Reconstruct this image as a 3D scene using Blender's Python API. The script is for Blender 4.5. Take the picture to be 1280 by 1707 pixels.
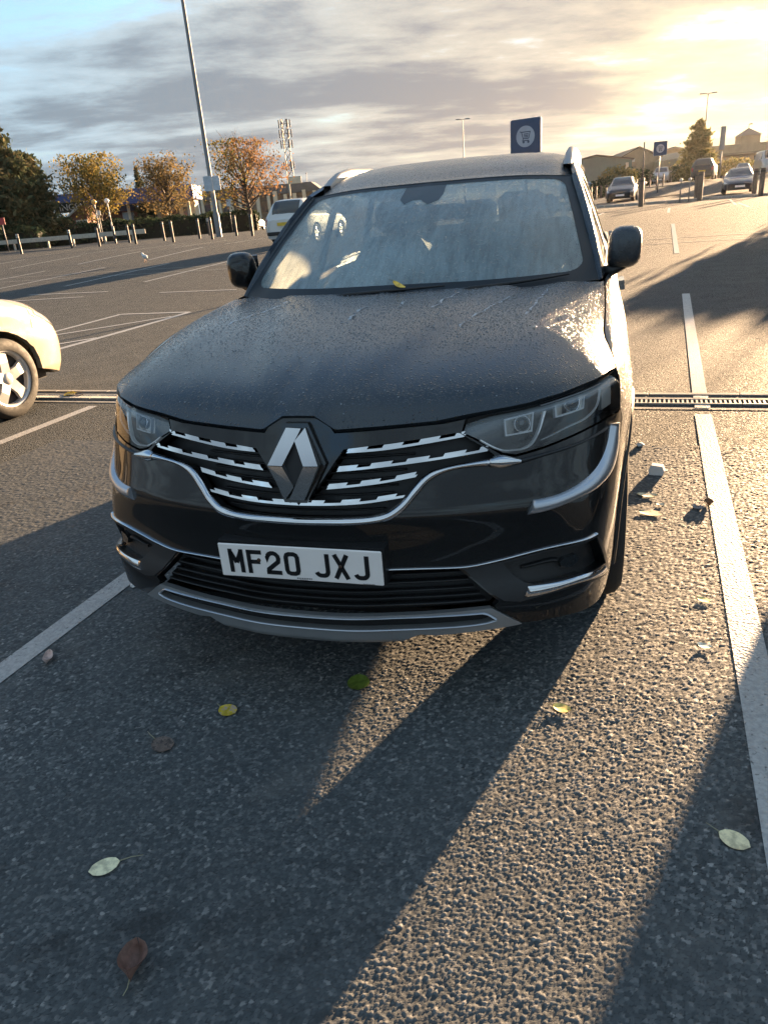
import bpy, bmesh, math, random
import numpy as np
from mathutils import Vector, Matrix
from mathutils.geometry import delaunay_2d_cdt

for _o in list(bpy.data.objects):
    bpy.data.objects.remove(_o)
R = math.radians
SC = bpy.context.scene
COL = SC.collection
rng = random.Random(7)
nrg = np.random.default_rng(11)

# ------------------------------------------------------------------ camera
CAM_LOC = np.array([.935, -1.740, 1.472])
YAW, PITCH, ROLL, FPX = R(20.724), R(-22.873), R(-4.821), 1209.86
_f = np.array([-math.sin(YAW)*math.cos(PITCH), math.cos(YAW)*math.cos(PITCH), math.sin(PITCH)])
_r0 = np.array([math.cos(YAW), math.sin(YAW), 0.])
_u0 = np.cross(_r0, _f)
_r = _r0*math.cos(ROLL) + _u0*math.sin(ROLL)
_u = -_r0*math.sin(ROLL) + _u0*math.cos(ROLL)
cam_d = bpy.data.cameras.new('camera')
cam = bpy.data.objects.new('camera', cam_d)
COL.objects.link(cam)
cam.matrix_world = Matrix(((_r[0], _u[0], -_f[0], CAM_LOC[0]), (_r[1], _u[1], -_f[1], CAM_LOC[1]),
                           (_r[2], _u[2], -_f[2], CAM_LOC[2]), (0, 0, 0, 1)))
cam_d.sensor_fit = 'VERTICAL'
cam_d.sensor_height = 36.0
cam_d.lens = FPX/1707*36.0
cam_d.clip_start = .05
cam_d.clip_end = 4000
SC.camera = cam
SC.render.resolution_x, SC.render.resolution_y = 767, 1024

# ------------------------------------------------------------------ light
SUN_AZ, SUN_EL = R(16.6), R(6.1)      # azimuth from +Y towards +X
SUN_DIR = Vector((math.sin(SUN_AZ)*math.cos(SUN_EL), math.cos(SUN_AZ)*math.cos(SUN_EL), math.sin(SUN_EL)))
SC.view_settings.view_transform = 'Standard'
SC.view_settings.look = 'None'
SC.view_settings.gamma = 1.0
SC.view_settings.use_curve_mapping = False
SC.view_settings.exposure = 3.1
sun_d = bpy.data.lights.new('sun', 'SUN')
sun_d.energy = 4.4
sun_d.angle = R(.53)
sun_d.color = (1.0, .66, .37)
sun = bpy.data.objects.new('sun', sun_d)
COL.objects.link(sun)
sun.rotation_euler = SUN_DIR.to_track_quat('Z', 'Y').to_euler()

world = bpy.data.worlds.new('World')
SC.world = world
world.use_nodes = True

def build_world():
    nt = world.node_tree
    N, L = nt.nodes, nt.links
    N.clear()
    out = N.new('ShaderNodeOutputWorld')
    bg = N.new('ShaderNodeBackground')
    L.new(bg.outputs[0], out.inputs[0])
    sky = N.new('ShaderNodeTexSky')
    sky.sky_type = 'NISHITA'
    sky.sun_disc = False
    sky.sun_elevation = SUN_EL
    sky.sun_rotation = SUN_AZ
    sky.air_density, sky.dust_density, sky.ozone_density = .9, .25, 2.0
    def math_(op, a, b=None, c=None):
        n = N.new('ShaderNodeMath'); n.operation = op
        for i, v in enumerate((a, b, c)):
            if v is None: continue
            if isinstance(v, (int, float)): n.inputs[i].default_value = v
            else: L.new(v, n.inputs[i])
        return n.outputs[0]
    def vmath(op, a, b):
        n = N.new('ShaderNodeVectorMath'); n.operation = op
        for i, v in enumerate((a, b)):
            if isinstance(v, tuple): n.inputs[i].default_value = v
            else: L.new(v, n.inputs[i])
        return n
    def mixc(f, a, b, t='MIX'):
        n = N.new('ShaderNodeMix'); n.data_type = 'RGBA'; n.blend_type = t; n.clamp_factor = True
        for sock, v in ((n.inputs[0], f), (n.inputs[6], a), (n.inputs[7], b)):
            if isinstance(v, (int, float)): sock.default_value = v
            elif isinstance(v, tuple): sock.default_value = v
            else: L.new(v, sock)
        return n.outputs[2]
    def smooth(a, b, x):
        n = N.new('ShaderNodeMapRange'); n.interpolation_type = 'SMOOTHSTEP'
        n.inputs[1].default_value = a; n.inputs[2].default_value = b
        n.inputs[3].default_value = 0; n.inputs[4].default_value = 1
        L.new(x, n.inputs[0]); return n.outputs[0]
    tc = N.new('ShaderNodeTexCoord')
    d = tc.outputs['Generated']
    sep = N.new('ShaderNodeSeparateXYZ'); L.new(d, sep.inputs[0])
    z = math_('MAXIMUM', sep.outputs[2], 0.0)
    # clouds lie on a flat deck: direction / (height + a little) is the point on the deck
    k = math_('DIVIDE', 1.0, math_('ADD', z, .12))
    ca, sa = math.cos(CLOUD_ROT), math.sin(CLOUD_ROT)
    uu = math_('MULTIPLY', math_('ADD', math_('MULTIPLY', sep.outputs[0], ca), math_('MULTIPLY', sep.outputs[1], sa)), k)
    vv = math_('MULTIPLY', math_('SUBTRACT', math_('MULTIPLY', sep.outputs[1], ca), math_('MULTIPLY', sep.outputs[0], sa)), k)
    def noise(su, sv, detail, rough, dist, seed):
        comb = N.new('ShaderNodeCombineXYZ')
        L.new(math_('ADD', math_('MULTIPLY', uu, su), seed), comb.inputs[0])
        L.new(math_('ADD', math_('MULTIPLY', vv, sv), seed*.61), comb.inputs[1])
        n = N.new('ShaderNodeTexNoise'); n.noise_dimensions = '2D'
        n.inputs['Scale'].default_value = 1; n.inputs['Detail'].default_value = detail
        n.inputs['Roughness'].default_value = rough; n.inputs['Distortion'].default_value = dist
        L.new(comb.outputs[0], n.inputs['Vector']); return n.outputs['Fac']
    n1 = noise(.36, .80, 9, .58, .12, CLOUD_SEED)
    n2 = noise(1.6, 2.2, 9, .60, .15, 3.1)
    dens = math_('ADD', math_('MULTIPLY', n1, .66), math_('MULTIPLY', n2, .34))
    dens = math_('SUBTRACT', dens, math_('MULTIPLY', smooth(.30, .75, sep.outputs[2]), .10))   # thinner overhead
    cov = smooth(.345, .46, dens)           # where cloud covers the sky
    thick = smooth(.43, .585, dens)         # how thick it is: thick is grey, thin is bright
    sdot = vmath('DOT_PRODUCT', d, tuple(SUN_DIR)).outputs['Value']
    near = smooth(.50, .95, sdot)
    vnear = smooth(.91, 1.0, sdot)
    low = math_('SUBTRACT', 1.0, smooth(.0, .30, sep.outputs[2]))
    thin_c = mixc(near, (.064, .084, .098, 1), (.094, .083, .067, 1))
    thin_c = mixc(vnear, thin_c, (.15, .122, .075, 1))
    thick_c = mixc(near, (.031, .040, .049, 1), (.042, .0405, .042, 1))
    thick_c = mixc(vnear, thick_c, (.085, .075, .058, 1))
    KS = 1/SKY_K
    gain = lambda c: vmath('MULTIPLY', c, (KS, KS, KS)).outputs['Vector']
    cloud = gain(mixc(thick, thin_c, thick_c))
    clear = sky.outputs[0]
    # thin haze veil low down, in the colour of the lit air
    veil = mixc(near, (.050, .064, .076, 1), (.082, .074, .062, 1))
    veil = gain(mixc(vnear, veil, (.14, .115, .07, 1)))
    clear = mixc(math_('MULTIPLY', low, .85), clear, veil)
    col = mixc(math_('MULTIPLY', cov, .96), clear, cloud)
    col = mixc(math_('MULTIPLY', math_('SUBTRACT', 1.0, smooth(-.02, .08, sep.outputs[2])), .5), col, veil)
    L.new(col, bg.inputs['Color'])
    bg.inputs['Strength'].default_value = SKY_K
CLOUD_ROT, CLOUD_SEED, SKY_K = R(20.7+6), 57.4, .05
build_world()
SC.cycles.use_denoising = True
SC.cycles.denoising_prefilter = 'NONE'
SC.cycles.max_bounces = 8
SC.cycles.transparent_max_bounces = 16
SC.cycles.caustics_reflective = False
SC.cycles.caustics_refractive = False
SC.cycles.sample_clamp_indirect = 6.0

# ------------------------------------------------------------------ helpers
def PX(x, y, depth):
    """world point that stands `depth` metres in front of the lens in line with photo point x, y"""
    d = _f + _r*(x-640)/FPX - _u*(y-853.5)/FPX
    return CAM_LOC + d*depth
def sstep(a, b, x):
    t = np.clip((np.asarray(x, float)-a)/(b-a), 0, 1)
    return t*t*(3-2*t)
def gz(x, y):
    """height of the tarmac: level round the car, a gentle rise towards the far rows"""
    return (.45*sstep(7, 30, y) + .85*sstep(50, 74, y)*sstep(-5, 2, x) - .28*sstep(46, 66, y)*sstep(-8, -22, x))
def GP(x, y):
    d = _f + _r*(x-640)/FPX - _u*(y-853.5)/FPX
    t = np.linspace(.5, 300, 30000)
    P = CAM_LOC + t[:, None]*d
    i = int(np.argmax(P[:, 2] < gz(P[:, 0], P[:, 1])))
    return P[i]
def G(x, y):
    return Vector((float(x), float(y), float(gz(x, y))))

_mats = {}
class NT:
    """tiny helper to write node trees"""
    def __init__(s, name):
        s.m = bpy.data.materials.new(name); s.m.use_nodes = True
        s.N, s.L = s.m.node_tree.nodes, s.m.node_tree.links
        s.b = s.N['Principled BSDF']; s.out = s.N['Material Output']
        s._tc = None
    def set(s, **k):
        for a, v in k.items():
            sock = s.b.inputs[a.replace('_', ' ')]
            if isinstance(v, (int, float)): sock.default_value = v
            elif isinstance(v, (tuple, list)): sock.default_value = tuple(v) + ((1,) if len(v) == 3 and sock.type == 'RGBA' else ())
            else: s.L.new(v, sock)
        return s
    def n(s, t, ins=None, **props):
        nd = s.N.new(t)
        for a, v in props.items(): setattr(nd, a, v)
        for a, v in (ins or {}).items():
            sock = nd.inputs[a]
            if isinstance(v, (int, float)): sock.default_value = v
            elif isinstance(v, (tuple, list)): sock.default_value = tuple(v) + ((1,) if len(v) == 3 and sock.type == 'RGBA' else ())
            else: s.L.new(v, sock)
        return nd
    @property
    def co(s):
        if s._tc is None: s._tc = s.N.new('ShaderNodeTexCoord')
        return s._tc.outputs['Object']
    def noise(s, scale, detail=3, rough=.5, dist=0, vec=None):
        return s.n('ShaderNodeTexNoise', {'Vector': vec or s.co, 'Scale': scale, 'Detail': detail, 'Roughness': rough, 'Distortion': dist}).outputs['Fac']
    def vor(s, scale, feature='F1', vec=None, rand=1.0, out='Distance', **k):
        return s.n('ShaderNodeTexVoronoi', {'Vector': vec or s.co, 'Scale': scale, 'Randomness': rand, **k}, feature=feature).outputs[out]
    def math(s, op, a, b=0., c=0.):
        return s.n('ShaderNodeMath', {0: a, 1: b, 2: c}, operation=op).outputs[0]
    def rng(s, x, a, b, c=0., d=1., smooth=True):
        return s.n('ShaderNodeMapRange', {0: x, 1: a, 2: b, 3: c, 4: d}, interpolation_type='SMOOTHSTEP' if smooth else 'LINEAR').outputs[0]
    def mix(s, f, a, b, blend='MIX'):
        return s.n('ShaderNodeMix', {0: f, 6: a, 7: b}, data_type='RGBA', blend_type=blend).outputs[2]
    def ramp(s, x, stops):
        nd = s.N.new('ShaderNodeValToRGB'); s.L.new(x, nd.inputs[0]); e = nd.color_ramp.elements
        while len(e) < len(stops): e.new(.5)
        for i, (p, c) in enumerate(stops):
            e[i].position = p; e[i].color = tuple(c) + (1,)
        return nd.outputs[0]
    def bump(s, h, dist, strength=1.0, normal=None):
        nd = s.n('ShaderNodeBump', {'Height': h, 'Distance': dist, 'Strength': strength})
        if normal is not None: s.L.new(normal, nd.inputs['Normal'])
        return nd.outputs[0]

def simple(name, col, rough=.5, metal=0., coat=0., var=.12, vscale=6., bump=0., bscale=60., spec=None, emit=None):
    """principled material with a little uneven colour and relief"""
    if name in _mats: return _mats[name]
    t = NT(name)
    nz = t.noise(vscale, 4, .6)
    c = t.mix(t.rng(nz, .3, .7), tuple(min(1, v*(1-var)) for v in col) + (1,), tuple(min(1, v*(1+var)) for v in col) + (1,))
    t.set(Base_Color=c, Roughness=t.rng(nz, .25, .75, max(.02, rough*.85), min(1, rough*1.15)), Metallic=metal)
    if coat: t.set(Coat_Weight=coat, Coat_Roughness=.03)
    if spec is not None: t.set(Specular_IOR_Level=spec)
    if bump: t.set(Normal=t.bump(t.noise(bscale, 4, .6), bump))
    _mats[name] = t.m
    return t.m

def tag(o, label=None, cat=None, group=None, kind=None):
    for k, v in (('label', label), ('category', cat), ('group', group), ('kind', kind)):
        if v: o[k] = v
    return o
def root(name, label, cat, loc=(0, 0, 0), rz=0., group=None):
    o = bpy.data.objects.new(name, None)
    o.empty_display_size = .2
    COL.objects.link(o)
    o.location = loc; o.rotation_euler = (0, 0, rz)
    return tag(o, label, cat, group)
def mobj(name, V, F, mat, parent=None, smooth=False, normals=None):
    me = bpy.data.meshes.new(name)
    me.from_pydata([tuple(map(float, v)) for v in V], [], [tuple(int(i) for i in f) for f in F])
    me.update()
    if smooth is True: me.polygons.foreach_set('use_smooth', [True]*len(me.polygons))
    elif smooth: me.polygons.foreach_set('use_smooth', list(smooth))
    if normals is not None:
        me.normals_split_custom_set_from_vertices([tuple(map(float, n)) for n in normals])
    me.materials.append(mat)
    o = bpy.data.objects.new(name, me)
    COL.objects.link(o)
    if parent: o.parent = parent
    return o
def put(name, me, parent=None, loc=(0, 0, 0), rot=(0, 0, 0), scale=(1, 1, 1)):
    """another object on shared mesh data"""
    o = bpy.data.objects.new(name, me); COL.objects.link(o)
    o.location = loc; o.rotation_euler = rot; o.scale = scale
    if parent: o.parent = parent
    return o
def copy_tree(o, parent=None):
    c = o.copy(); COL.objects.link(c); c.parent = parent
    for ch in list(o.children): copy_tree(ch, c)
    return c

class MB:
    """collects boxes, tubes, lathes and sheets into one mesh"""
    def __init__(s): s.V, s.F, s.S = [], [], []
    def add(s, V, F, smooth=False):
        b = len(s.V); s.V += [tuple(map(float, v)) for v in V]
        s.F += [tuple(int(i)+b for i in f) for f in F]; s.S += [smooth]*len(F); return s
    def box(s, c, d, rz=0., bev=0.):
        x, y, z = (v/2 for v in d); ca, sa = math.cos(rz), math.sin(rz)
        if bev:
            b = min(bev, x*.9, y*.9, z*.9)
            P = []
            for sx in (-1, 1):
                for sy in (-1, 1):
                    for sz in (-1, 1):
                        P += [(sx*(x-b), sy*(y-b), sz*z), (sx*(x-b), sy*y, sz*(z-b)), (sx*x, sy*(y-b), sz*(z-b))]
            bm = bmesh.new(); [bm.verts.new(p) for p in P]
            bmesh.ops.convex_hull(bm, input=bm.verts)
            bmesh.ops.dissolve_limit(bm, angle_limit=.01, verts=bm.verts, edges=bm.edges)
            bm.verts.index_update()
            V = [tuple(v.co) for v in bm.verts]; F = [[v.index for v in f.verts] for f in bm.faces]; bm.free()
        else:
            V = [(a*x, b_*y, e*z) for a in (-1, 1) for b_ in (-1, 1) for e in (-1, 1)]
            F = [(0, 1, 3, 2), (4, 6, 7, 5), (0, 4, 5, 1), (2, 3, 7, 6), (0, 2, 6, 4), (1, 5, 7, 3)]
        V = [(c[0]+a*ca-b_*sa, c[1]+a*sa+b_*ca, c[2]+e) for a, b_, e in V]
        return s.add(V, F)
    def tube(s, pts, rad, n=8, cap=True, smooth=True):
        pts = [Vector(p) for p in pts]
        rad = rad if isinstance(rad, (list, tuple)) else [rad]*len(pts)
        V, F = [], []; up = None
        for i, p in enumerate(pts):
            t = (pts[min(i+1, len(pts)-1)]-pts[max(i-1, 0)]).normalized()
            if up is None: up = Vector((0, 0, 1)) if abs(t.z) < .9 else Vector((1, 0, 0))
            a = t.cross(up).normalized(); b = a.cross(t).normalized(); up = b
            for k in range(n):
                w = 2*math.pi*k/n
                V.append(p + a*(rad[i]*math.cos(w)) + b*(rad[i]*math.sin(w)))
        for i in range(len(pts)-1):
            for k in range(n):
                F.append((i*n+k, i*n+(k+1) % n, (i+1)*n+(k+1) % n, (i+1)*n+k))
        s.add(V, [tuple(reversed(f)) for f in F], smooth)
        if cap:
            b = len(s.V)-len(V)
            s.F += [tuple(b+k for k in range(n)), tuple(b+(len(pts)-1)*n+k for k in reversed(range(n)))]; s.S += [False, False]
        return s
    def lathe(s, prof, c=(0, 0, 0), axis='z', n=16, smooth=True):
        """prof: (radius, height) pairs"""
        V, F = [], []
        for r_, h in prof:
            for k in range(n):
                w = 2*math.pi*k/n; a, b = r_*math.cos(w), r_*math.sin(w)
                p = (a, b, h) if axis == 'z' else (h, a, b) if axis == 'x' else (b, h, a)
                V.append((c[0]+p[0], c[1]+p[1], c[2]+p[2]))
        for i in range(len(prof)-1):
            for k in range(n):
                F.append((i*n+k, i*n+(k+1) % n, (i+1)*n+(k+1) % n, (i+1)*n+k))
        return s.add(V, F, smooth)
    def prism(s, poly, z0, z1, fn=None):
        """poly in a plane, extruded; fn maps (a, b, h) to a point"""
        fn = fn or (lambda a, b, h: (a, b, h)); n = len(poly)
        V = [fn(a, b, z0) for a, b in poly] + [fn(a, b, z1) for a, b in poly]
        F = [tuple(reversed(range(n))), tuple(range(n, 2*n))] + [(i, (i+1) % n, n+(i+1) % n, n+i) for i in range(n)]
        return s.add(V, F)
    def build(s, name, mat, parent=None):
        return mobj(name, s.V, s.F, mat, parent, smooth=s.S)

def inpoly(P, poly):
    P = np.asarray(P); x, y = P[:, 0], P[:, 1]; c = np.zeros(len(P), bool); q = np.asarray(poly); j = len(q)-1
    for i in range(len(q)):
        a, b = q[i], q[j]
        m = ((a[1] > y) != (b[1] > y)) & (x < (b[0]-a[0])*(y-a[1])/(b[1]-a[1]+1e-15)+a[0])
        c ^= m; j = i
    return c
def resamp(pts, d, closed=True, scale=(1, 1)):
    pts = [np.array(p, float) for p in pts]; out = []
    n = len(pts)
    for i in range(n if closed else n-1):
        a, b = pts[i], pts[(i+1) % n]
        k = max(1, int(math.ceil(np.hypot(*((b-a)*np.array(scale)))/d)))
        out += [a+(b-a)*t/k for t in range(k)]
    if not closed: out.append(pts[-1])
    return np.array(out)
def normal_of(mapf, uv, e=2e-3):
    a = mapf(uv[:, 0]+e, uv[:, 1])-mapf(uv[:, 0]-e, uv[:, 1])
    b = mapf(uv[:, 0], uv[:, 1]+e)-mapf(uv[:, 0], uv[:, 1]-e)
    n = np.cross(a, b); return n/(np.linalg.norm(n, axis=1, keepdims=True)+1e-12)
def patch(name, poly, mat, mapf, parent=None, holes=(), d=.03, off=0., depth=.012, scale=(1, 1), dome=None):
    """a trimmed piece of the surface mapf(u, v): poly and holes are outlines in (u, v); a rim gives it thickness"""
    loops = [resamp(poly, d, True, scale)] + [resamp(h, d, True, scale) for h in holes]
    lo, hi = loops[0].min(0), loops[0].max(0)
    gu = np.arange(lo[0]+d*.5/scale[0], hi[0], d/scale[0]); gv = np.arange(lo[1]+d*.5/scale[1], hi[1], d/scale[1])
    A = np.stack(np.meshgrid(gu, gv, indexing='ij'), -1).reshape(-1, 2)
    if len(A):
        A = A + (nrg.random(A.shape)-.5)*d*.1
        k = inpoly(A, loops[0])
        for h in loops[1:]: k &= ~inpoly(A, h)
        A = A[k]
        B = np.vstack(loops)
        if len(A):
            sc = np.array(scale)
            keep = np.array([np.min(np.sum(((B-a)*sc)**2, 1)) > (d*.35)**2 for a in A])
            A = A[keep]
    B = np.vstack(loops); E = []; b = 0
    for l in loops:
        E += [(b+i, b+(i+1) % len(l)) for i in range(len(l))]; b += len(l)
    P = np.vstack([B, A]) if len(A) else B
    vc, _, fc, *_ = delaunay_2d_cdt([Vector((p[0]*scale[0], p[1]*scale[1])) for p in P], E, [], 0, 1e-7)
    P2 = np.array([(v.x/scale[0], v.y/scale[1]) for v in vc])
    fc = [f for f in fc if len(f) == 3]
    cen = np.array([P2[list(f)].mean(0) for f in fc])
    k = inpoly(cen, loops[0])
    for h in loops[1:]: k &= ~inpoly(cen, h)
    F = []
    for f, ok in zip(fc, k):
        if not ok: continue
        a, b_, c = P2[f[0]], P2[f[1]], P2[f[2]]
        cr = (b_[0]-a[0])*(c[1]-a[1])-(b_[1]-a[1])*(c[0]-a[0])
        if abs(cr) < 1e-12: continue
        F.append(tuple(f) if cr > 0 else (f[0], f[2], f[1]))
    N = normal_of(mapf, P2)
    o_ = off if dome is None else off + np.array([dome(p) for p in P2])[:, None]
    V3 = mapf(P2[:, 0], P2[:, 1]) + N*o_
    V = [v for v in V3]; NN = [n for n in N]; S = [True]*len(F)
    if depth:
        cnt = {}
        for f in F:
            for i in range(3):
                e = (f[i], f[(i+1) % 3]); cnt[e] = cnt.get(e, 0)+1
        for (i, j) in [e for e in cnt if (e[1], e[0]) not in cnt]:
            q = len(V)
            V += [V3[i], V3[j], V3[j]-N[j]*depth, V3[i]-N[i]*depth]; NN += [(0, 0, 0)]*4
            F.append((q+1, q, q+3, q+2)); S.append(False)
    return mobj(name, V, F, mat, parent, smooth=S, normals=NN if dome is None else None)
def curve_rs(pts, n):
    pts = np.array(pts, float); s = np.concatenate([[0], np.cumsum(np.hypot(*np.diff(pts, axis=0).T[:2]))])
    f = crom(s, pts); return f(np.linspace(0, s[-1], n))
def strip(name, A, B, mat, mapf, parent=None, h=.012, off=0., n=50, m=6, flat=False, power=.6):
    """a raised trim with a rounded section between the outline curves A and B"""
    a, b = curve_rs(A, n), curve_rs(B, n); V, F = [], []
    for k in range(m+1):
        t = k/m; uv = a*(1-t)+b*t
        N = normal_of(mapf, uv)
        hh = off + (h*(math.sin(math.pi*t)**power) if not flat else (0 if k in (0, m) else h))
        V.append(mapf(uv[:, 0], uv[:, 1]) + N*hh)
    V = np.stack(V, 1).reshape(-1, 3)
    for i in range(n-1):
        for k in range(m):
            q = i*(m+1)+k; F.append((q, q+1, q+m+2, q+m+1))
    F += [tuple(range(m+1)), tuple(reversed([(n-1)*(m+1)+k for k in range(m+1)]))]
    # outward check
    p = V[F[0][0]]
    fn = np.cross(V[F[m//2][1]]-V[F[m//2][0]], V[F[m//2][3]]-V[F[m//2][0]])
    uv = ((a+b)/2)[:1]
    if np.dot(fn, normal_of(mapf, uv)[0]) < 0: F = [tuple(reversed(f)) for f in F]
    return mobj(name, V, F, mat, parent, smooth=[True]*(len(F)-2)+[False]*2)
def grid(name, P, mat, parent=None, depth=0., flip=False):
    """P: array (n, m, 3) of surface points; optional rim of thickness along the (smooth) normals"""
    n, m = P.shape[:2]
    F = [(i*m+j, (i+1)*m+j, (i+1)*m+j+1, i*m+j+1) for i in range(n-1) for j in range(m-1)]
    if flip: F = [tuple(reversed(f)) for f in F]
    V = list(P.reshape(-1, 3)); S = [True]*len(F)
    if depth:
        du = np.gradient(P, axis=0); dv = np.gradient(P, axis=1); N = np.cross(du, dv)
        N /= np.linalg.norm(N, axis=2, keepdims=True)+1e-12
        if flip: N = -N
        N = N.reshape(-1, 3)
        ring = [(i, 0) for i in range(n)] + [(n-1, j) for j in range(1, m)] + [(i, m-1) for i in range(n-2, -1, -1)] + [(0, j) for j in range(m-2, 0, -1)]
        idx = [i*m+j for i, j in ring]
        for a, b in zip(idx, idx[1:]+idx[:1]):
            q = len(V); V += [V[a], V[b], V[b]-N[b]*depth, V[a]-N[a]*depth]
            F.append((q+1, q, q+3, q+2) if flip else (q, q+1, q+2, q+3)); S.append(False)
    return mobj(name, V, F, mat, parent, smooth=S)
def crom(ts,ps):
    """cubic hermite (monotone-ish Catmull-Rom) interpolation, returns function"""
    ts=np.asarray(ts,float);ps=np.asarray(ps,float)
    if ps.ndim==1: ps=ps[:,None]; flat=True
    else: flat=False
    d=np.diff(ps,axis=0)/np.diff(ts)[:,None]
    m=np.vstack([d[:1],(d[:-1]+d[1:])/2,d[-1:]])
    # limit overshoot
    for k in range(ps.shape[1]):
        for i in range(len(d)):
            if abs(d[i,k])<1e-12: m[i,k]=m[i+1,k]=0
            else:
                for j in (i,i+1):
                    if m[j,k]*d[i,k]<0: m[j,k]=0
                    elif abs(m[j,k])>3*abs(d[i,k]): m[j,k]=3*d[i,k]
    def f(t):
        t=np.asarray(t,float); tt=np.clip(t,ts[0],ts[-1])
        i=np.clip(np.searchsorted(ts,tt,side='right')-1,0,len(ts)-2)
        h=(ts[i+1]-ts[i]); u=((tt-ts[i])/h)[...,None]; h=h[...,None]
        r=(2*u**3-3*u**2+1)*ps[i]+(u**3-2*u**2+u)*h*m[i]+(-2*u**3+3*u**2)*ps[i+1]+(u**3-u**2)*h*m[i+1]
        return r[...,0] if flat else r
    return f
PLAN=np.array([(-.15,.006),(0,0),(.15,.006),(.3,.034),(.4,.056),(.5,.083),(.6,.118),(.7,.163),(.8,.242),(.85,.312),(.895,.43),(.922,.56),(.94,.72),(.95,.95),(.95,1.2),(.935,1.8),(.93,2.5),(.935,3.2),(.94,3.6),(.935,3.9),(.91,4.25),(.84,4.5),(.7,4.62),(.4,4.68),(0,4.7),(-.3,4.69)])
_S=np.concatenate([[0],np.cumsum(np.hypot(*np.diff(PLAN,axis=0).T))]); _S-=_S[1]
_plan=crom(_S,PLAN)
S_END=_S[-2]
_yc=crom([.15,.2,.235,.27,.33,.39,.45,.55,.63,.7,.8,.88,.93,1.0,1.1],[.1,.06,.0,-.035,-.035,-.025,-.005,.012,.014,.035,.07,.1,.118,.15,.2])
_off=crom([.15,.2,.3,.4,.5,.6,.7,.8,.88,.95,1.0,1.1],[.07,.05,.022,.012,.008,.004,0,0,.008,.03,.05,.1])
_cc=crom([.15,.3,.4,.5,.56,.66,.8,.95,1.1],[0,-.005,-.028,-.042,-.036,.0,.014,.018,.018])
_E=crom([.3,.5,.6,.8,1.0,1.2,1.5,1.7,2.5,3.4,4.0,4.4,4.7],[(.9,.89),(.888,.925),(.882,.962),(.846,1.028),(.848,1.064),(.846,1.088),(.842,1.112),(.855,1.12),(.862,1.125),(.85,1.15),(.8,1.19),(.7,1.2),(.5,1.2)])
def M(s,v):
    s=np.asarray(s,float);v=np.asarray(v,float)
    s,v=np.broadcast_arrays(s,v)
    p=_plan(s);q=_plan(s+.004)-_plan(s-.004)
    n=np.stack([q[...,1],-q[...,0]],-1); n/=np.linalg.norm(n,axis=-1,keepdims=True)+1e-12  # outward (front: -y)
    yp=p[...,1]
    def low(z):
        fade=1-sstep(.25,.8,yp)
        o=_off(z)*sstep(.2,.65,yp)
        return np.stack([p[...,0]-n[...,0]*o,p[...,1]-n[...,1]*o+_yc(z)*fade+_cc(z)*sstep(.12,.3,yp)*(1-sstep(.45,.75,yp)),z],-1)
    A=low(np.where(v>.9,.9+(v-.9)*.35,v))
    P0=low(np.full_like(v,.9)); e=_E(yp)
    # rear: pull the top edge in along the normal rather than sideways
    k=sstep(4.2,4.6,yp)[...,None]
    P2s=np.stack([e[...,0],yp,e[...,1]],-1)
    P2r=np.stack([p[...,0]-n[...,0]*.12,p[...,1]-n[...,1]*.12,e[...,1]],-1)
    P2=P2s*(1-k)+P2r*k
    P1=np.stack([P0[...,0]-.008,P0[...,1]*1.0,P2[...,2]-.012],-1)
    t=np.clip((v-.9)/.2,0,1)[...,None]
    B=(1-t)**2*P0+2*t*(1-t)*P1+t*t*P2
    w=(sstep(.42,.62,yp)*(v>.9))[...,None]
    return A*(1-w)+B*w
# ------------------------------------------------------------------ materials
def make_asphalt():
    t = NT('asphalt')
    big = t.noise(.35, 4, .6); mid = t.noise(3.0, 4, .6)
    def stones(scale):
        """angular chippings: every cell a facet with its own height and tilt"""
        v = t.n('ShaderNodeTexVoronoi', {'Vector': t.co, 'Scale': scale, 'Randomness': 1.0}, feature='F1')
        rel = t.n('ShaderNodeVectorMath', {0: t.co, 1: v.outputs['Position']}, operation='SUBTRACT').outputs[0]
        tilt = t.n('ShaderNodeVectorMath', {0: v.outputs['Color'], 1: (.5, .5, .5)}, operation='SUBTRACT').outputs[0]
        dp = t.n('ShaderNodeVectorMath', {0: rel, 1: tilt}, operation='DOT_PRODUCT').outputs['Value']
        sp = t.n('ShaderNodeSeparateColor', {0: v.outputs['Color']})
        fall = t.math('MULTIPLY', t.math('MAXIMUM', t.math('SUBTRACT', v.outputs['Distance'], .30), 0.), 1.5)
        h = t.math('ADD', t.math('MULTIPLY', sp.outputs[0], .55), t.math('MULTIPLY', dp, scale*1.5))
        return t.math('SUBTRACT', h, fall), v.outputs['Distance'], sp
    h1, d1, sepc = stones(95.0)
    h2, d2, _s2 = stones(170.0)
    pick = t.rng(t.noise(9.0, 3, .6), .45, .6)
    hgt = t.n('ShaderNodeMix', {0: pick, 2: h1, 3: t.math('MULTIPLY', h2, .62)}, data_type='FLOAT').outputs[0]
    hgt = t.math('ADD', hgt, t.math('MULTIPLY', t.noise(420, 3, .7), .25))
    base = t.ramp(sepc.outputs[1], [(0, (.074, .083, .087)), (.55, (.126, .138, .142)), (.85, (.19, .196, .196)), (.97, (.19, .19, .185)), (1, (.30, .29, .27))])
    base = t.mix(t.rng(d1, .35, .75), base, (.026, .028, .030, 1))
    base = t.mix(t.rng(mid, .35, .7, .0, .35), base, (.15, .155, .155, 1))
    base = t.mix(t.rng(big, .4, .65, .0, .4), base, (.088, .096, .100, 1))
    t.set(Base_Color=base, Roughness=t.rng(sepc.outputs[2], 0, 1, .62, .95, smooth=False), Specular_IOR_Level=.10)
    t.set(Normal=t.bump(hgt, .0062, 1.0))
    return t.m
ASPHALT = make_asphalt()
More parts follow.
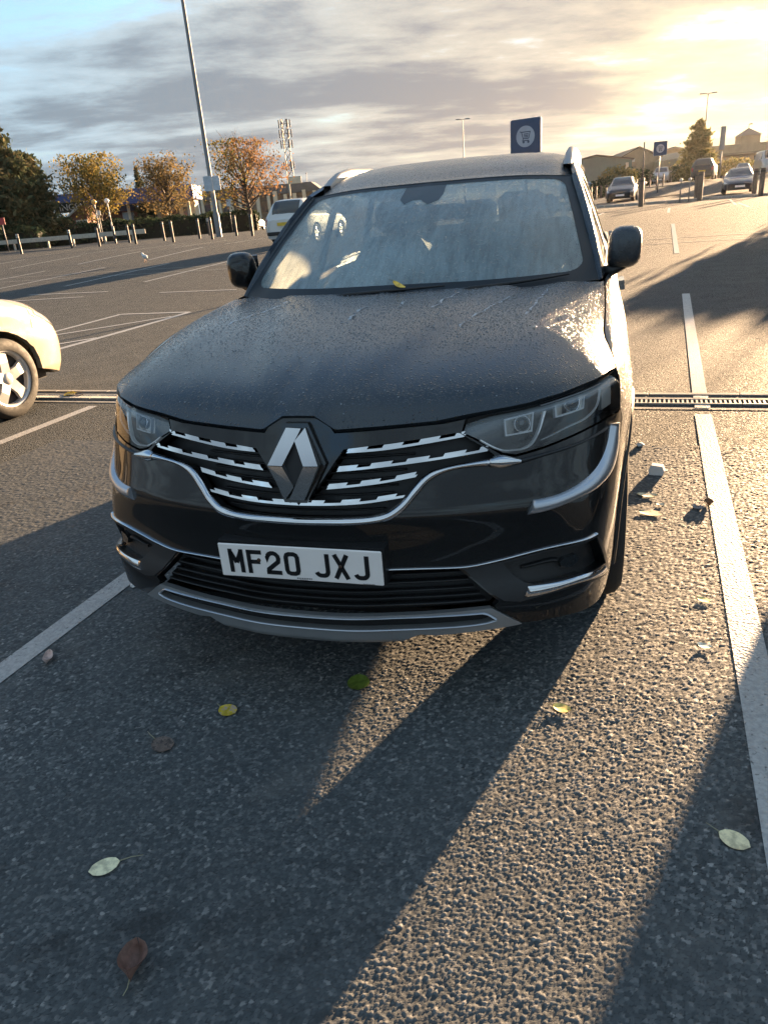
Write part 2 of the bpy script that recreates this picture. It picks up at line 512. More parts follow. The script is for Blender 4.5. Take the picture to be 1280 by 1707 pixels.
def make_line_paint():
    t = NT('line_paint')
    d1 = t.vor(88.0, 'F1'); n1 = t.noise(14, 6, .7); n2 = t.noise(60, 4, .6)
    wear = t.math('ADD', t.math('MULTIPLY', n1, .6), t.math('MULTIPLY', d1, .5))
    c = t.mix(t.rng(n2, .3, .7), (.33, .33, .33, 1), (.47, .47, .46, 1))
    c = t.mix(t.rng(wear, .66, .82), c, (.10, .10, .10, 1))
    t.set(Base_Color=c, Roughness=.6, Normal=t.bump(t.math('ADD', d1, t.math('MULTIPLY', n2, .5)), .0022))
    return t.m
PAINT = make_line_paint()
CONC = simple('concrete', (.34, .33, .31), .85, var=.2, vscale=9, bump=.002, bscale=120)
CONC_D = simple('concrete_dark', (.10, .10, .098), .85, var=.25, vscale=9, bump=.002, bscale=120)
STEEL = simple('galvanised_steel', (.17, .175, .18), .5, .3, var=.15, vscale=20)
IRON = simple('drain_iron', (.42, .42, .40), .6, .2, var=.2, vscale=30)
BLACKP = simple('black_plastic', (.012, .012, .013), .42, bump=.0004, bscale=400)
BLACKM = simple('black_trim', (.006, .006, .007), .55)
RUBBER = simple('tyre_rubber', (.018, .018, .018), .75, var=.3, vscale=25, bump=.001, bscale=150)

def make_paint(name, col, dew=0., fog=0., rough=.10, metal=.35, dscale=170.):
    """car paint under clear lacquer; dew adds standing water drops, fog a fine wet film"""
    t = NT(name)
    flake = t.vor(1400, 'F1', out='Color')
    c = t.mix(.010, col + (1,), flake)
    t.set(Metallic=metal, Roughness=.4, Coat_Weight=1.0, Coat_Roughness=rough, Specular_IOR_Level=.15)
    if dew:
        m = t.noise(3.2, 3, .6)
        v1 = t.vor(dscale, 'F1'); v2 = t.vor(dscale*.42, 'F1', rand=1.0)
        k2 = t.vor(dscale*.42, 'F1', out='Color'); s2 = t.n('ShaderNodeSeparateColor', {0: k2}).outputs[0]
        drop1 = t.rng(v1, .18, .42, 1, 0)
        drop2 = t.math('MULTIPLY', t.rng(v2, .10, .34, 1, 0), t.rng(s2, .45, .6))
        film = t.noise(900, 3, .7)
        h = t.math('ADD', t.math('MULTIPLY', drop1, .35), t.math('MULTIPLY', drop2, 1.0))
        h = t.math('MULTIPLY', h, t.rng(m, .25, .6, .45, 1.0))
        h = t.math('ADD', h, t.math('MULTIPLY', film, .10))
        nrm = t.bump(h, .0026*dew, 1.0)
        t.set(Normal=nrm, Coat_Normal=nrm)
        c = t.mix(t.rng(film, .3, .8, fog*.4, fog), c, (.32, .41, .50, 1))
        t.set(Coat_Roughness=t.rng(film, .3, .7, rough, rough+.22*fog+.02))
    t.set(Base_Color=c)
    _mats[name] = t.m
    return t.m
PAINT_BLK = make_paint('black_car_paint', (.0035, .004, .005), rough=.02)
PAINT_DEW = make_paint('black_car_paint_dewy', (.006, .008, .011), dew=1.0, fog=.14, rough=.08)
CHROME = simple('chrome', (.72, .73, .75), .08, 1.0, var=.04)
SATIN = simple('satin_silver', (.52, .55, .60), .30, .85, var=.06, bump=.0002, bscale=600)
GREYPL = simple('grey_silver_plastic', (.30, .305, .31), .38, .55, var=.06, bump=.0004, bscale=500)
DARKSAT = simple('dark_satin_panel', (.022, .023, .025), .38, .2, var=.1)
def make_glass(name, tint, dew=0., wet=0., rough=.03):
    t = NT(name)
    N, L = t.N, t.L
    gl = t.n('ShaderNodeBsdfGlossy', {'Color': (.9, .9, .9), 'Roughness': rough})
    tr = t.n('ShaderNodeBsdfTransparent', {'Color': tint})
    fr = t.n('ShaderNodeFresnel', {'IOR': 1.5})
    fac = t.math('ADD', fr.outputs[0], .02)
    if dew:
        v = t.vor(210, 'F1'); v2 = t.vor(90, 'F1')
        mp = t.n('ShaderNodeMapping', {'Vector': t.co, 'Scale': (38, 6, 6)})
        st = t.noise(1.0, 5, .65, .4, mp.outputs[0]); pt = t.noise(2.3, 4, .6)
        h = t.math('ADD', t.rng(v, .15, .45, .5, 0), t.rng(v2, .1, .35, 1.0, 0))
        h = t.math('ADD', h, t.math('MULTIPLY', st, .5))
        nb = t.bump(h, .0014, 1.0)
        L.new(nb, gl.inputs['Normal']); L.new(nb, fr.inputs['Normal'])
        gl.inputs['Roughness'].default_value = .16
        df = t.n('ShaderNodeBsdfDiffuse', {'Color': (.60, .80, .86), 'Normal': nb})
        tl = t.n('ShaderNodeBsdfTranslucent', {'Color': (.80, .84, .74), 'Normal': nb})
        fog = t.n('ShaderNodeMixShader', {0: .56}); L.new(df.outputs[0], fog.inputs[1]); L.new(tl.outputs[0], fog.inputs[2])
        amt = t.math('MULTIPLY', t.math('ADD', t.rng(st, .25, .7, .62, 1.0), t.rng(v, .2, .5, .15, 0)), t.rng(pt, .3, .7, .6*dew, .95*dew))
        mx0 = t.n('ShaderNodeMixShader', {0: amt}); L.new(tr.outputs[0], mx0.inputs[1]); L.new(fog.outputs[0], mx0.inputs[2])
        under = mx0.outputs[0]
    else:
        under = tr.outputs[0]
    if wet:      # pale sky sheen painted over a dew film where the glass faces up
        ge = t.n('ShaderNodeNewGeometry'); up = t.n('ShaderNodeSeparateXYZ', {0: ge.outputs['Normal']}).outputs[2]
        fl = t.n('ShaderNodeBsdfDiffuse', {'Color': (.50, .56, .60)})
        wm = t.n('ShaderNodeMixShader', {0: t.math('MULTIPLY', t.rng(up, .40, .80), wet)}); L.new(under, wm.inputs[1]); L.new(fl.outputs[0], wm.inputs[2]); under = wm.outputs[0]
    mx = t.n('ShaderNodeMixShader', {0: fac}); L.new(under, mx.inputs[1]); L.new(gl.outputs[0], mx.inputs[2])
    L.new(mx.outputs[0], t.out.inputs[0])
    t.N.remove(t.b)
    _mats[name] = t.m
    return t.m
GLASS_WS = make_glass('windscreen_glass_dewy', (.50, .58, .58), dew=1.0)
GLASS_SIDE = make_glass('side_glass', (.84, .88, .88), rough=.04)
GLASS_LENS = make_glass('headlamp_lens', (.90, .91, .92), rough=.02, wet=.42)
GLASS_DARK = simple('dark_car_glass', (.012, .014, .016), .06, coat=1.0)

# ------------------------------------------------------------------ the black SUV
DELTA = R(3.1)
NBX, NBY, VNX, VNY = 3.55, .9, 7.9, 26.5
suv = root('suv', 'black wet SUV parked nose forward in the near bay', 'car', (0, 0, 0), DELTA)
def MM(s, v):
    P = M(np.abs(s), v).copy(); P[..., 0] = np.where(np.asarray(s) < 0, -P[..., 0], P[..., 0]); return P
_sy = np.linspace(0, S_END, 4000); _syy = _plan(_sy)[:, 1]
def s_of(y): return float(np.interp(y, _syy, _sy))
def mir(p): return [(-a, b) for a, b in reversed(p)]
def sym(p): return mir([q for q in p if q[0] > 1e-6]) + list(p)     # p runs from the centre outwards
HL = [(.4806, .8617), (.492, .8979), (.6535, .9404), (.773, .983), (.9303, 1.0168), (1.08, 1.040), (1.112, 1.025), (1.1337, .9811), (1.1027, .8867), (1.0897, .8333), (1.0718, .8291), (.9711, .833), (.875, .8267), (.7782, .8134), (.7046, .801), (.6327, .7902), (.5946, .7985), (.5563, .8213), (.5183, .8436)]
LIP = [(0, .962), (.05, .9595), (.1141, .883), (.2626, .8879), (.4247, .8941), (.4753, .9104), (.6534, .9514), (.7728, .994), (.9303, 1.0281), (1.1132, 1.0683)]
AX_F, AX_R, AZ, AR = .92, 3.64, .368, .425
def arch(yc, a0, a1, n=14, r=AR):
    return [(s_of(yc+r*math.cos(R(a))), AZ+r*math.sin(R(a))) for a in np.linspace(a0, a1, n)]
U_IN = [(0, .6445), (.081, .6458), (.2152, .6493), (.2673, .6596), (.3098, .6882), (.3436, .7275), (.3814, .7599), (.4196, .7718), (.513, .7836), (.56, .7875)]
U_OUT = [(0, .6195), (.0792, .6207), (.2142, .6249), (.2713, .6338), (.3105, .6557), (.3485, .6946), (.3863, .7355), (.4285, .7572), (.5177, .7672), (.5563, .766)]
GR_TOP = [(0, .697), (.03, .700), (.072, .745), (.112, .800), (.138, .834), (.2488, .843), (.3581, .852), (.4554, .862), (.470, .861), (.5100, .8370), (.548, .814), (.572, .794)]
bump_half = [(0, .956), (.05, .953), (.110, .877), (.2626, .8819), (.4247, .8881), (.484, .8961), (.4745, .8600), (.5160, .8380), (.5543, .8155), (.5936, .7920), (.6327, .7840), (.7049, .7950), (.7782, .8072), (.875, .8205), (.9711, .8270), (1.0718, .8230), (1.094, .8290)]
a_ = arch(AX_F, 137, 192, 10)
bump_half += a_ + [(1.045, .266), (.9748, .2657), (.7917, .2870), (.664, .2927), (.600, .3380), (.5753, .3590), (.5900, .3720), (.5480, .4075), (.5050, .4447), (.468, .476), (.356, .4785), (0, .480)]
bpoly = bump_half + mir([q for q in bump_half if q[0] > 1e-6])
grille_hole = sym(U_IN)[::-1] + [] 
grille_hole = sym(GR_TOP) + [q for q in reversed(U_IN)] + [(-a, b) for a, b in U_IN if a > 1e-6]
FOG = [(.5990, .4803), (.7265, .5009), (.9258, .5076), (1.0056, .3919), (.8578, .4143), (.7651, .4108), (.6951, .41), (.6675, .4171), (.6292, .4436)]
bumper = patch('bumper', bpoly, PAINT_BLK, MM, suv, [grille_hole, FOG, mir(FOG)], d=.022, depth=.03)
tag(bumper, 'gloss black front bumper')

# upper grille
gr = patch('grille', [(a*1.02, b-.004 if i < 99 else b) for i, (a, b) in enumerate(grille_hole)], BLACKM, MM, suv, d=.04, off=-.055, depth=0)
def bar_line(L, u0, u1, k=10):
    xs = np.linspace(u0, u1, k); return xs, crom([p[0] for p in L], [p[1] for p in L])(xs)
BARS = [([(.1444, .8237), (.2554, .8275), (.3581, .8371), (.4832, .8506)], [(.148, .205), (.249, .306), (.354, .411), (.456, .480)]),
        ([(.1162, .7733), (.2565, .782), (.3849, .7918), (.5508, .8072)], [(.120, .176), (.215, .276), (.318, .382), (.424, .486), (.526, .548)]),
        ([(.0859, .7247), (.1704, .7314), (.2573, .7387), (.3474, .7507)], [(.090, .146), (.187, .243), (.288, .345)]),
        ([(0, .6784), (.098, .6805), (.2146, .686), (.3127, .6962)], [(.026, .078), (.130, .185), (.235, .290)])]
for bi, (L_, blocks) in enumerate(BARS):
    for sg in (1, -1):
        xs, zs = bar_line(L_, L_[0][0], L_[-1][0], 14)
        lo = list(zip(xs, zs)); hi = [(a+.006, b+.0072) for a, b in lo]
        po = lo + hi[::-1]
        br = patch('grille_bar', po if sg > 0 else mir(po), CHROME, MM, gr, d=.03, off=-.006, depth=.03)
        for b0, b1 in blocks:
            xs, zs = bar_line(L_, b0, b1, 4)
            po = [(a, b+.006) for a, b in zip(xs, zs)] + [(a+.006, b+.0150) for a, b in reversed(list(zip(xs, zs)))]
            patch('bar_block', po if sg > 0 else mir(po), CHROME, MM, gr, d=.03, off=-.001, depth=.022)
for k in range(9):                                         # black mesh ribs behind the bars
    zz = .665+.021*k; w = .26+.012*k
    strip('rib', [(-w, zz), (0, zz-.004), (w, zz)], [(-w, zz+.007), (0, zz+.003), (w, zz+.007)], BLACKP, MM, gr, h=.012, off=-.05, n=24, m=4)
uch = strip('grille_chrome_surround', [(-a, b) for a, b in reversed(U_IN) if a > 0]+U_IN, [(-a, b) for a, b in reversed(U_OUT) if a > 0]+U_OUT, CHROME, MM, suv, h=.013, off=-.002, n=110, m=8)
for sg in (1, -1):
    A = [(.5557, .7885), (.5880, .7935), (.6459, .7790), (.7144, .7862), (.809, .7925), (.975, .8060)]
    B = [(.5563, .7650), (.5950, .7580), (.6459, .7640), (.7144, .7750), (.809, .7830), (.965, .7970)]
    A, B = ([(sg*a, b) for a, b in A], [(sg*a, b) for a, b in B])
    strip('headlamp_under_trim', A[:3], B[:3], CHROME, MM, suv, h=.014, n=20)
    strip('headlamp_under_trim', A[2:], B[2:], DARKSAT, MM, suv, h=.008, n=30)

# emblem: lozenge of folded metal ribbons in a black shield
def EM(a, z, out=0.):
    y = float(M(0., z)[1]) - .020 - out
    return (a, y, z)
ez, ew = .800, .078
emb = None
def emblem():
    top, bot, zl = .900, .702, .803
    wT, wB = .030, .030
    outer = [(-wT, top), (wT, top), (ew, zl), (wB, bot), (-wB, bot), (-ew, zl)]
    mb = MB(); mb.prism([(a*1.17, ez+(b-ez)*1.10) for a, b in outer], 0, .03, lambda a, b, h: EM(a, b, -.022+h*.6))
    sh = mb.build('emblem_shield', PAINT_BLK, suv)
    # four flat arms; the ring is folded along its waist, so the upper arms look up and the lower ones down
    it, ib, iw = .866, .741, .0330
    dep = lambda z: .026-.020*abs(z-zl)/(top-zl)
    def arm(pts):
        m = MB(); F_ = [EM(a, b, dep(b)) for a, b in pts]; B_ = [EM(a, b, .0) for a, b in pts]
        m.add(F_+B_, [(0, 1, 2, 3)] + [(i, 4+i, 4+(i+1) % 4, (i+1) % 4) for i in range(4)])
        o_ = m.build('emblem_arm', CHROME, sh)
        bm = bmesh.new(); bm.from_mesh(o_.data); bmesh.ops.recalc_face_normals(bm, faces=bm.faces); bm.to_mesh(o_.data); bm.free()
    arm([(-wT, top), (-ew, zl), (-iw, zl-.001), (wT*.55, top-.002)])
    arm([(wT, top), (.0, it), (iw, zl-.001), (ew, zl)])
    arm([(ew, zl-.002), (iw, zl-.003), (-wB*.55, bot+.002), (wB, bot)])
    arm([(-ew, zl-.002), (-wB, bot), (0, ib), (-iw, zl-.003)])
    m = MB(); m.prism([(0, it-.002), (iw, zl-.002), (0, ib), (-iw, zl-.002)][::-1], 0, .002, lambda a, b, h: EM(a, b, .0005+h)); m.build('emblem_centre', BLACKM, sh)
emblem()

# light strips, lower chrome, fog pockets, skid plate
for sg in (1, -1):
    f = lambda P: [(sg*a, b) for a, b in P]
    strip('light_guide', f([(.998, .8060), (.974, .7530), (.9195, .7085), (.8354, .6795), (.7609, .6657), (.6866, .6626)]),
          f([(1.066, .7960), (1.072, .7314), (1.0400, .6790), (.937, .6493), (.8377, .6391), (.7344, .6252), (.6715, .6212)]), SATIN, MM, suv, h=.016, off=-.001, n=40, m=8, power=.5)
    fogpanel = [(.482, .4755), (.5912, .4856), (.7264, .5051), (.9253, .5132), (.9627, .4845), (1.062, .3351), (.8594, .3813), (.7304, .375), (.6528, .3642), (.6044, .3726), (.556, .4062), (.5128, .4447)]
    pan = patch('fog_panel', f(fogpanel) if sg > 0 else mir(fogpanel), DARKSAT, MM, suv, [FOG if sg > 0 else mir(FOG)], d=.025, off=.004, depth=.006)
    patch('fog_pocket', f(FOG) if sg > 0 else mir(FOG), BLACKP, MM, pan, d=.03, off=-.03, depth=0)
    lampc = [(.80, .468), (.845, .472), (.86, .452), (.83, .436), (.79, .442), (.785, .458)]
    patch('fog_lamp', f(lampc) if sg > 0 else mir(lampc), GLASS_DARK, MM, pan, d=.02, off=-.012, depth=.02)
    strip('fog_slat', f([(.66, .462), (.76, .472), (.78, .47)]), f([(.66, .452), (.76, .458), (.775, .455)]), BLACKM, MM, pan, h=.008, off=-.024, n=12)
    strip('fog_chrome', f([(.676, .4077), (.7652, .4066), (.8581, .4099), (.9976, .3896)]), f([(.6633, .3747), (.7304, .3772), (.8443, .3865), (1.0486, .3395)]), CHROME, MM, pan, h=.006, off=.003, n=30)
LC = [(0, .4835), (.356, .4824), (.476, .480), (.5912, .492), (.7263, .5116), (.9249, .5177)]
LCf = [(-a, b) for a, b in reversed(LC) if a > 0] + LC
strip('lower_chrome_line', [(a, b+.0045) for a, b in LCf], [(a, b-.0035) for a, b in LCf], CHROME, MM, suv, h=.009, n=120, m=5)
intake_poly = sym([(0, .478), (.356, .4765), (.47, .474), (.5075, .4447), (.5500, .4075), (.5910, .3720), (.572, .352)]) + [(.35, .347), (0, .345), (-.35, .347)]
ink = patch('lower_intake', intake_poly, BLACKM, MM, suv, d=.05, off=-.06, depth=0)
for k in range(5):
    z0 = .366+.022*k; w = .555-.018*k
    strip('slat', [(-w, z0+.012), (0, z0+.011), (w, z0+.012)], [(-w, z0), (0, z0-.001), (w, z0)], BLACKP, MM, ink, h=.022, off=-.045, n=40, m=5)
skid = sym([(0, .3480), (.3564, .350), (.5145, .3545), (.5673, .355), (.5939, .3377), (.6583, .2919)]) + [(.6203, .2881), (.5127, .2822), (.40, .277), (.3529, .283), (.30, .262), (0, .260), (-.30, .262), (-.3529, .283), (-.40, .277), (-.5127, .2822), (-.6203, .2881)]
slot = sym([(0, .3395), (.3562, .3414), (.5408, .3419), (.5829, .3190)]) + [(.5401, .3092), (.3541, .3050), (0, .3035), (-.3541, .3050), (-.5401, .3092)]
sk = patch('skid_plate', skid, GREYPL, MM, suv, [slot], d=.025, off=.006, depth=.025)
patch('skid_slot', slot, BLACKM, MM, sk, d=.05, off=-.018, depth=0)
strip('skid_edge', [(-.583, .3210), (-.5408, .3455), (-.3562, .3450), (0, .3430), (.3562, .3450), (.5408, .3455), (.583, .3210)], [(-.576, .3180), (-.5380, .3398), (-.3562, .3400), (0, .3380), (.3562, .3400), (.5380, .3398), (.576, .3180)], SATIN, MM, sk, h=.006, off=.006, n=80, m=4)
strip('skid_edge', [(-.5800, .3170), (-.5401, .3105), (-.3541, .3062), (0, .3048), (.3541, .3062), (.5401, .3105), (.5800, .3170)], [(-.5830, .3130), (-.5401, .3045), (-.3541, .3000), (0, .2985), (.3541, .3000), (.5401, .3045), (.5830, .3130)], SATIN, MM, sk, h=.006, off=.006, n=80, m=4)
mb = MB(); mb.box((0, .62, .275), (1.25, .95, .03)); mb.box((0, 2.3, .32), (1.60, 2.6, .08)); mb.box((0, 4.1, .30), (1.3, .7, .06))
mb.build('underbody', BLACKM, suv)

# number plate
PL_Y, PL_Z = -.020, .5105
plate = MB().box((0, PL_Y, PL_Z), (.520, .007, .111), bev=.003).build('number_plate', simple('plate_white', (.92, .86, .82), .4, var=.03), suv)
tag(plate, 'white front number plate reading MF20 JXJ')
PL_INK = simple('plate_ink', (.008, .008, .009), .4)
def stroke_poly(pts, w):
    """thick open polyline as one flat outline with mitred joints"""
    P = [np.array(p, float) for p in pts]; n = len(P); Lf, Rt = [], []
    for i in range(n):
        a = (P[i]-P[i-1]) if i else (P[1]-P[0]); b = (P[i+1]-P[i]) if i < n-1 else (P[i]-P[i-1])
        a = a/np.hypot(*a); b = b/np.hypot(*b); na, nb = np.array([-a[1], a[0]]), np.array([-b[1], b[0]])
        m = na+nb; m = m/np.hypot(*m); k = w/2/max(.4, np.dot(m, na))
        Lf.append(P[i]+m*k); Rt.append(P[i]-m*k)
    return Lf, Rt
def glyph(ch, x0, mbx, W=.050, H=.079, w=.014):
    """letters in the plate's own plain block style, drawn with 14 mm strokes"""
    h2 = w/2
    def st(pts):
        Lf, Rt = stroke_poly(pts, w); n = len(Lf)
        y = PL_Y - .0036
        V = [(x0+p[0]-.0, y-.0012, PL_Z-H/2+p[1]) for p in Lf+Rt] 
        F = [(i, n+i, n+i+1, i+1) for i in range(n-1)]
        mbx.add(V, F)
    l, r, b, t = h2, W-h2, h2, H-h2
    def arc(cx, cy, rr, a0, a1, k=6): return [(cx+rr*math.cos(R(a)), cy+rr*math.sin(R(a))) for a in np.linspace(a0, a1, k)]
    if ch == 'M': st([(l, 0), (l, H)]); st([(r, 0), (r, H)]); st([(l, t), (W/2, H*.42)]); st([(W/2, H*.42), (r, t)])
    if ch == 'F': st([(l, 0), (l, H)]); st([(l, t), (W, t)]); st([(l, H*.5), (W*.86, H*.5)])
    if ch == '2': st([(l, H*.74)] + arc(W/2, H-h2-(r-l)/2, (r-l)/2, 175, -20, 9) + [(r-.002, H*.55), (l+.001, .017), (l, b)]); st([(0, b), (W, b)])
    if ch == '0':
        q = .011; st([(l, b+q), (l, t-q), (l+q*.3, t-q*.3), (l+q, t), (r-q, t), (r-q*.3, t-q*.3), (r, t-q), (r, b+q), (r-q*.3, b+q*.3), (r-q, b), (l+q, b), (l+q*.3, b+q*.3), (l, b+q), (l, b+q+.004)])
    if ch == 'J': q = .014; st([(r, H), (r, b+q)] + arc(r-q, b+q, q, -15, -90, 5)[0:] + [(l+q, b)] + arc(l+q, b+q, q, -105, -165, 4))
    if ch == 'X': st([(l-.001, 0), (r+.001, H)]); st([(r+.001, 0), (l-.001, H)])
x = -.228
for ch in 'MF20 JXJ':
    if ch == ' ': x += .033; continue
    mbx = MB(); glyph(ch, x, mbx); x += .061
    mbx.build('letter', PL_INK, plate)
mb = MB()
for k in range(9): mb.box((-.008+k*.0055, PL_Y-.0042, PL_Z-.047), (.0035, .0008, .0042))
for k in range(5): mb.box((.002+k*.005, PL_Y-.0042, PL_Z-.0523), (.003, .0008, .0028))
for k in range(8): mb.box((.200+k*.0045, PL_Y-.0042, PL_Z-.0515), (.003, .0008, .002))
mb.build('plate_small_print', simple('plate_small_ink', (.22, .20, .20), .5), plate)['kind'] = 'stuff'
for a, b in ((-.128, .006), (.132, .001)):
    MB().lathe([(.0065, -.003), (.006, -.0052), (.0035, -.0062), (.0001, -.0063)], (a, PL_Y, PL_Z+b), 'y', 10).build('plate_screw', simple('screw_brown', (.06, .03, .015), .5), plate)
mb = MB(); mb.box((0, .035, PL_Z), (.53, .09, .118)); mb.build('plate_carrier', BLACKP, suv)
# headlamps
def headlamp(sg):
    f = (lambda P: list(P)) if sg > 0 else mir
    g = lambda P: [(sg*a, b) for a, b in P]
    cx = np.mean(HL, axis=0)
    hou = patch('headlamp', f(HL), simple('headlamp_black', (.012, .012, .013), .3, .0), MM, suv, d=.03, off=-.050, depth=-.048)
    def D_(pts):     # trace points given in (s, v)
        return pts
    # reflector modules: dark boxes with bright rims and a projector lens
    for (c0, c1, v0, v1) in ((.600, .690, .842, .888), (.756, .876, .872, .938)):
        sk_ = .012
        q = [(c0+.006, v0), (c1-.004, v0+sk_*.4), (c1, v1+sk_), (c0, v1)]
        bx = patch('lamp_module', f(q), simple('lamp_reflector', (.75, .70, .62), .3, .3), MM, hou, d=.012, off=-.040, depth=.005, dome=lambda p: -.012*math.cos((p[0]-(c0+c1)/2)*60))
        rim = 0.0045
        qi = [(c0+.006+rim, v0+rim), (c1-.004-rim, v0+sk_*.4+rim), (c1-rim, v1+sk_-rim), (c0+rim, v1-rim)]
        patch('module_rim', f(q), simple('lamp_rim', (.80, .82, .84), .3, .1), MM, hou, [f(qi)], d=.02, off=-.022, depth=.012)
        pc = ((c0+c1)/2+.012, (v0+v1)/2+.006)
        rr = .021 if c0 < .7 else .026
        a0 = np.array([[sg*pc[0], pc[1]]]); nn = normal_of(MM, a0)[0]; cc = MM(a0[:, 0], a0[:, 1])[0]-nn*.034
        qv = Vector(nn).to_track_quat('Z', 'Y'); m = MB()
        m.lathe([(rr*.98, 0), (rr*.92, .006), (rr*.72, .012), (rr*.4, .016), (.0005, .018)], n=18); m.V = [tuple(Vector(cc)+qv@Vector(v)) for v in m.V]; m.build('projector_lens', GLASS_DARK, hou)
        m = MB(); m.lathe([(rr*1.0, 0), (rr*1.0, .006), (rr*1.16, .007), (rr*1.18, 0)], n=18); m.V = [tuple(Vector(cc)+qv@Vector(v)) for v in m.V]; m.build('projector_ring', CHROME, hou)
    # light guide tick: down along the inner edge, then sharply up
    A = [(.531, .841), (.575, .817), (.606, .807), (.640, .806), (.672, .815), (.690, .838), (.712, .898)]
    B = [(.526, .836), (.571, .811), (.604, .800), (.642, .799), (.680, .808), (.700, .834), (.722, .896)]
    strip('daytime_light', g(A), g(B), simple('light_guide_white', (.88, .90, .92), .25), MM, hou, h=.012, off=-.012, n=40, m=5)
    A = [(.712, .822), (.80, .842), (.885, .855), (.935, .880), (.950, .950)]
    B = [(.712, .817), (.80, .837), (.890, .849), (.942, .876), (.958, .950)]
    strip('lamp_divider', g(A), g(B), simple('lamp_rim', (.80, .82, .84), .3, .1), MM, hou, h=.006, off=-.02, n=30, m=4)
    A = [(.70, .942), (.80, .972), (.95, .998)]; B = [(.70, .932), (.80, .960), (.95, .986)]
    strip('sky_glint_strip', g(A), g(B), SATIN, MM, hou, h=.006, off=-.016, n=24, m=4)  # satin strip standing in for the sky's reflection along the lens top
    q = [(.985, .85), (1.078, .85), (1.090, .89), (1.108, .96), (1.085, 1.010), (.985, .998)]
    patch('side_reflector', f(q), simple('side_reflector_pale', (.58, .56, .52), .3, .2), MM, hou, d=.03, off=-.026, depth=.01)
    HLs = [(cx[0]+(a-cx[0])*.996, cx[1]+(b-cx[1])*.99) for a, b in HL]
    ts_, tv_ = [p[0] for p in HL[1:8]], [p[1] for p in HL[1:8]]
    patch('headlamp_lens', f(HLs), GLASS_LENS, MM, hou, d=.010, off=.001, depth=.0, dome=lambda p: -.034*math.exp(-(max(0, (np.interp(abs(p[0]), ts_, tv_)-p[1])*.42)/.020)**1.3))
for sg in (1, -1): headlamp(sg)

# bonnet
lipP = MM(np.array([p[0] for p in LIP]), np.array([p[1] for p in LIP]))
def lip_at(x):
    x = np.abs(x); return np.interp(x, lipP[:, 0], lipP[:, 1]), np.interp(x, lipP[:, 0], lipP[:, 2])
XF_MAX = float(lipP[-1, 0])
uf = np.array([0, .02, .035, .05, .06, .07, .08, .09, .100, .110, .12, .135, .155, .18, .21, .25, .30, .35, .40, .45, .50, .55, .60, .65, .70, .74, .78, .81, .835, .855, .87, XF_MAX])
uf = np.concatenate([-uf[:0:-1], uf])
tt = np.array([0, .006, .014, .025, .04, .06, .085, .115, .15, .19, .24, .30, .37, .45, .54, .63, .72, .81, .9, .96, 1.0])
_zst = crom([0, .107, .3, .477, .7, XF_MAX], [.938, .930, .930, .938, .950, float(lipP[-1, 2])+.002])
_gc = crom([0, .03, .08, .2, .4, .7, 1], [0, .10, .22, .42, .65, .88, 1])
_yr = crom([0, .3, .6, .84], [1.20, 1.215, 1.29, 1.46]); _zr = crom([0, .3, .6, .75, .84], [1.130, 1.130, 1.128, 1.122, 1.110])
def hood_pt(xf, t):
    ax = abs(xf); yf, zf = lip_at(ax); u = ax/XF_MAX
    y1 = lipP[-1, 1]+(1.47-lipP[-1, 1])*t
    e = _E(y1)
    k = (e[0]-.004)/XF_MAX
    x = ax*((1-sstep(0, .25, t))*1.0+sstep(0, .25, t)*k) if u < .999 else e[0]-.004
    if u < .999: x = ax*(k*min(1, .35+u*.65) + (1-min(1, .35+u*.65))*(1+(k-1)*t))
    yr = float(_yr(x)); y = yf-.004+(yr-yf+.004)*t
    if u > .999: y = y1
    zs = float(_zst(ax)); zr = float(_zr(x))
    ge = (float(e[1])-float(_E(lipP[-1, 1])[1]))/(float(_E(1.47)[1])-float(_E(lipP[-1, 1])[1]))
    w = u**4
    z = zs+(zr-zs)*(float(_gc(t))*(1-w)+ge*w)
    if u > .999: z = float(e[1])+.003
    d = y-yf
    z += (zf+.006-zs)*math.exp(-max(0, d)/.045)*(1 if u < .999 else 0)
    xc = .125+.36*t
    z += .011*(1-float(sstep(xc-.02, xc+.05, x)))*float(sstep(.03, .3, t))
    z -= .004*math.exp(-((x-xc-.06)/.035)**2)*float(sstep(.05, .3, t))
    z += .006*math.exp(-((x-(.60+.08*t))/.05)**2)*float(sstep(.05, .4, t))
    return (math.copysign(x, xf) if xf else 0., y, z)
HP = np.array([[hood_pt(x, t) for x in uf] for t in tt])
hood = grid('bonnet', HP, PAINT_DEW, suv, depth=.022, flip=True)
tag(hood, 'black bonnet covered in dew drops and streaks')
# dark channel under the bonnet's front edge
lo = LIP; sh_ = [(-a, b) for a, b in reversed(lo) if a > 0]+list(lo)
strip('bonnet_seal', [(a, b+.004) for a, b in sh_], [(a, b-.03) for a, b in sh_], BLACKM, MM, suv, h=.004, off=-.022, n=110, m=3)
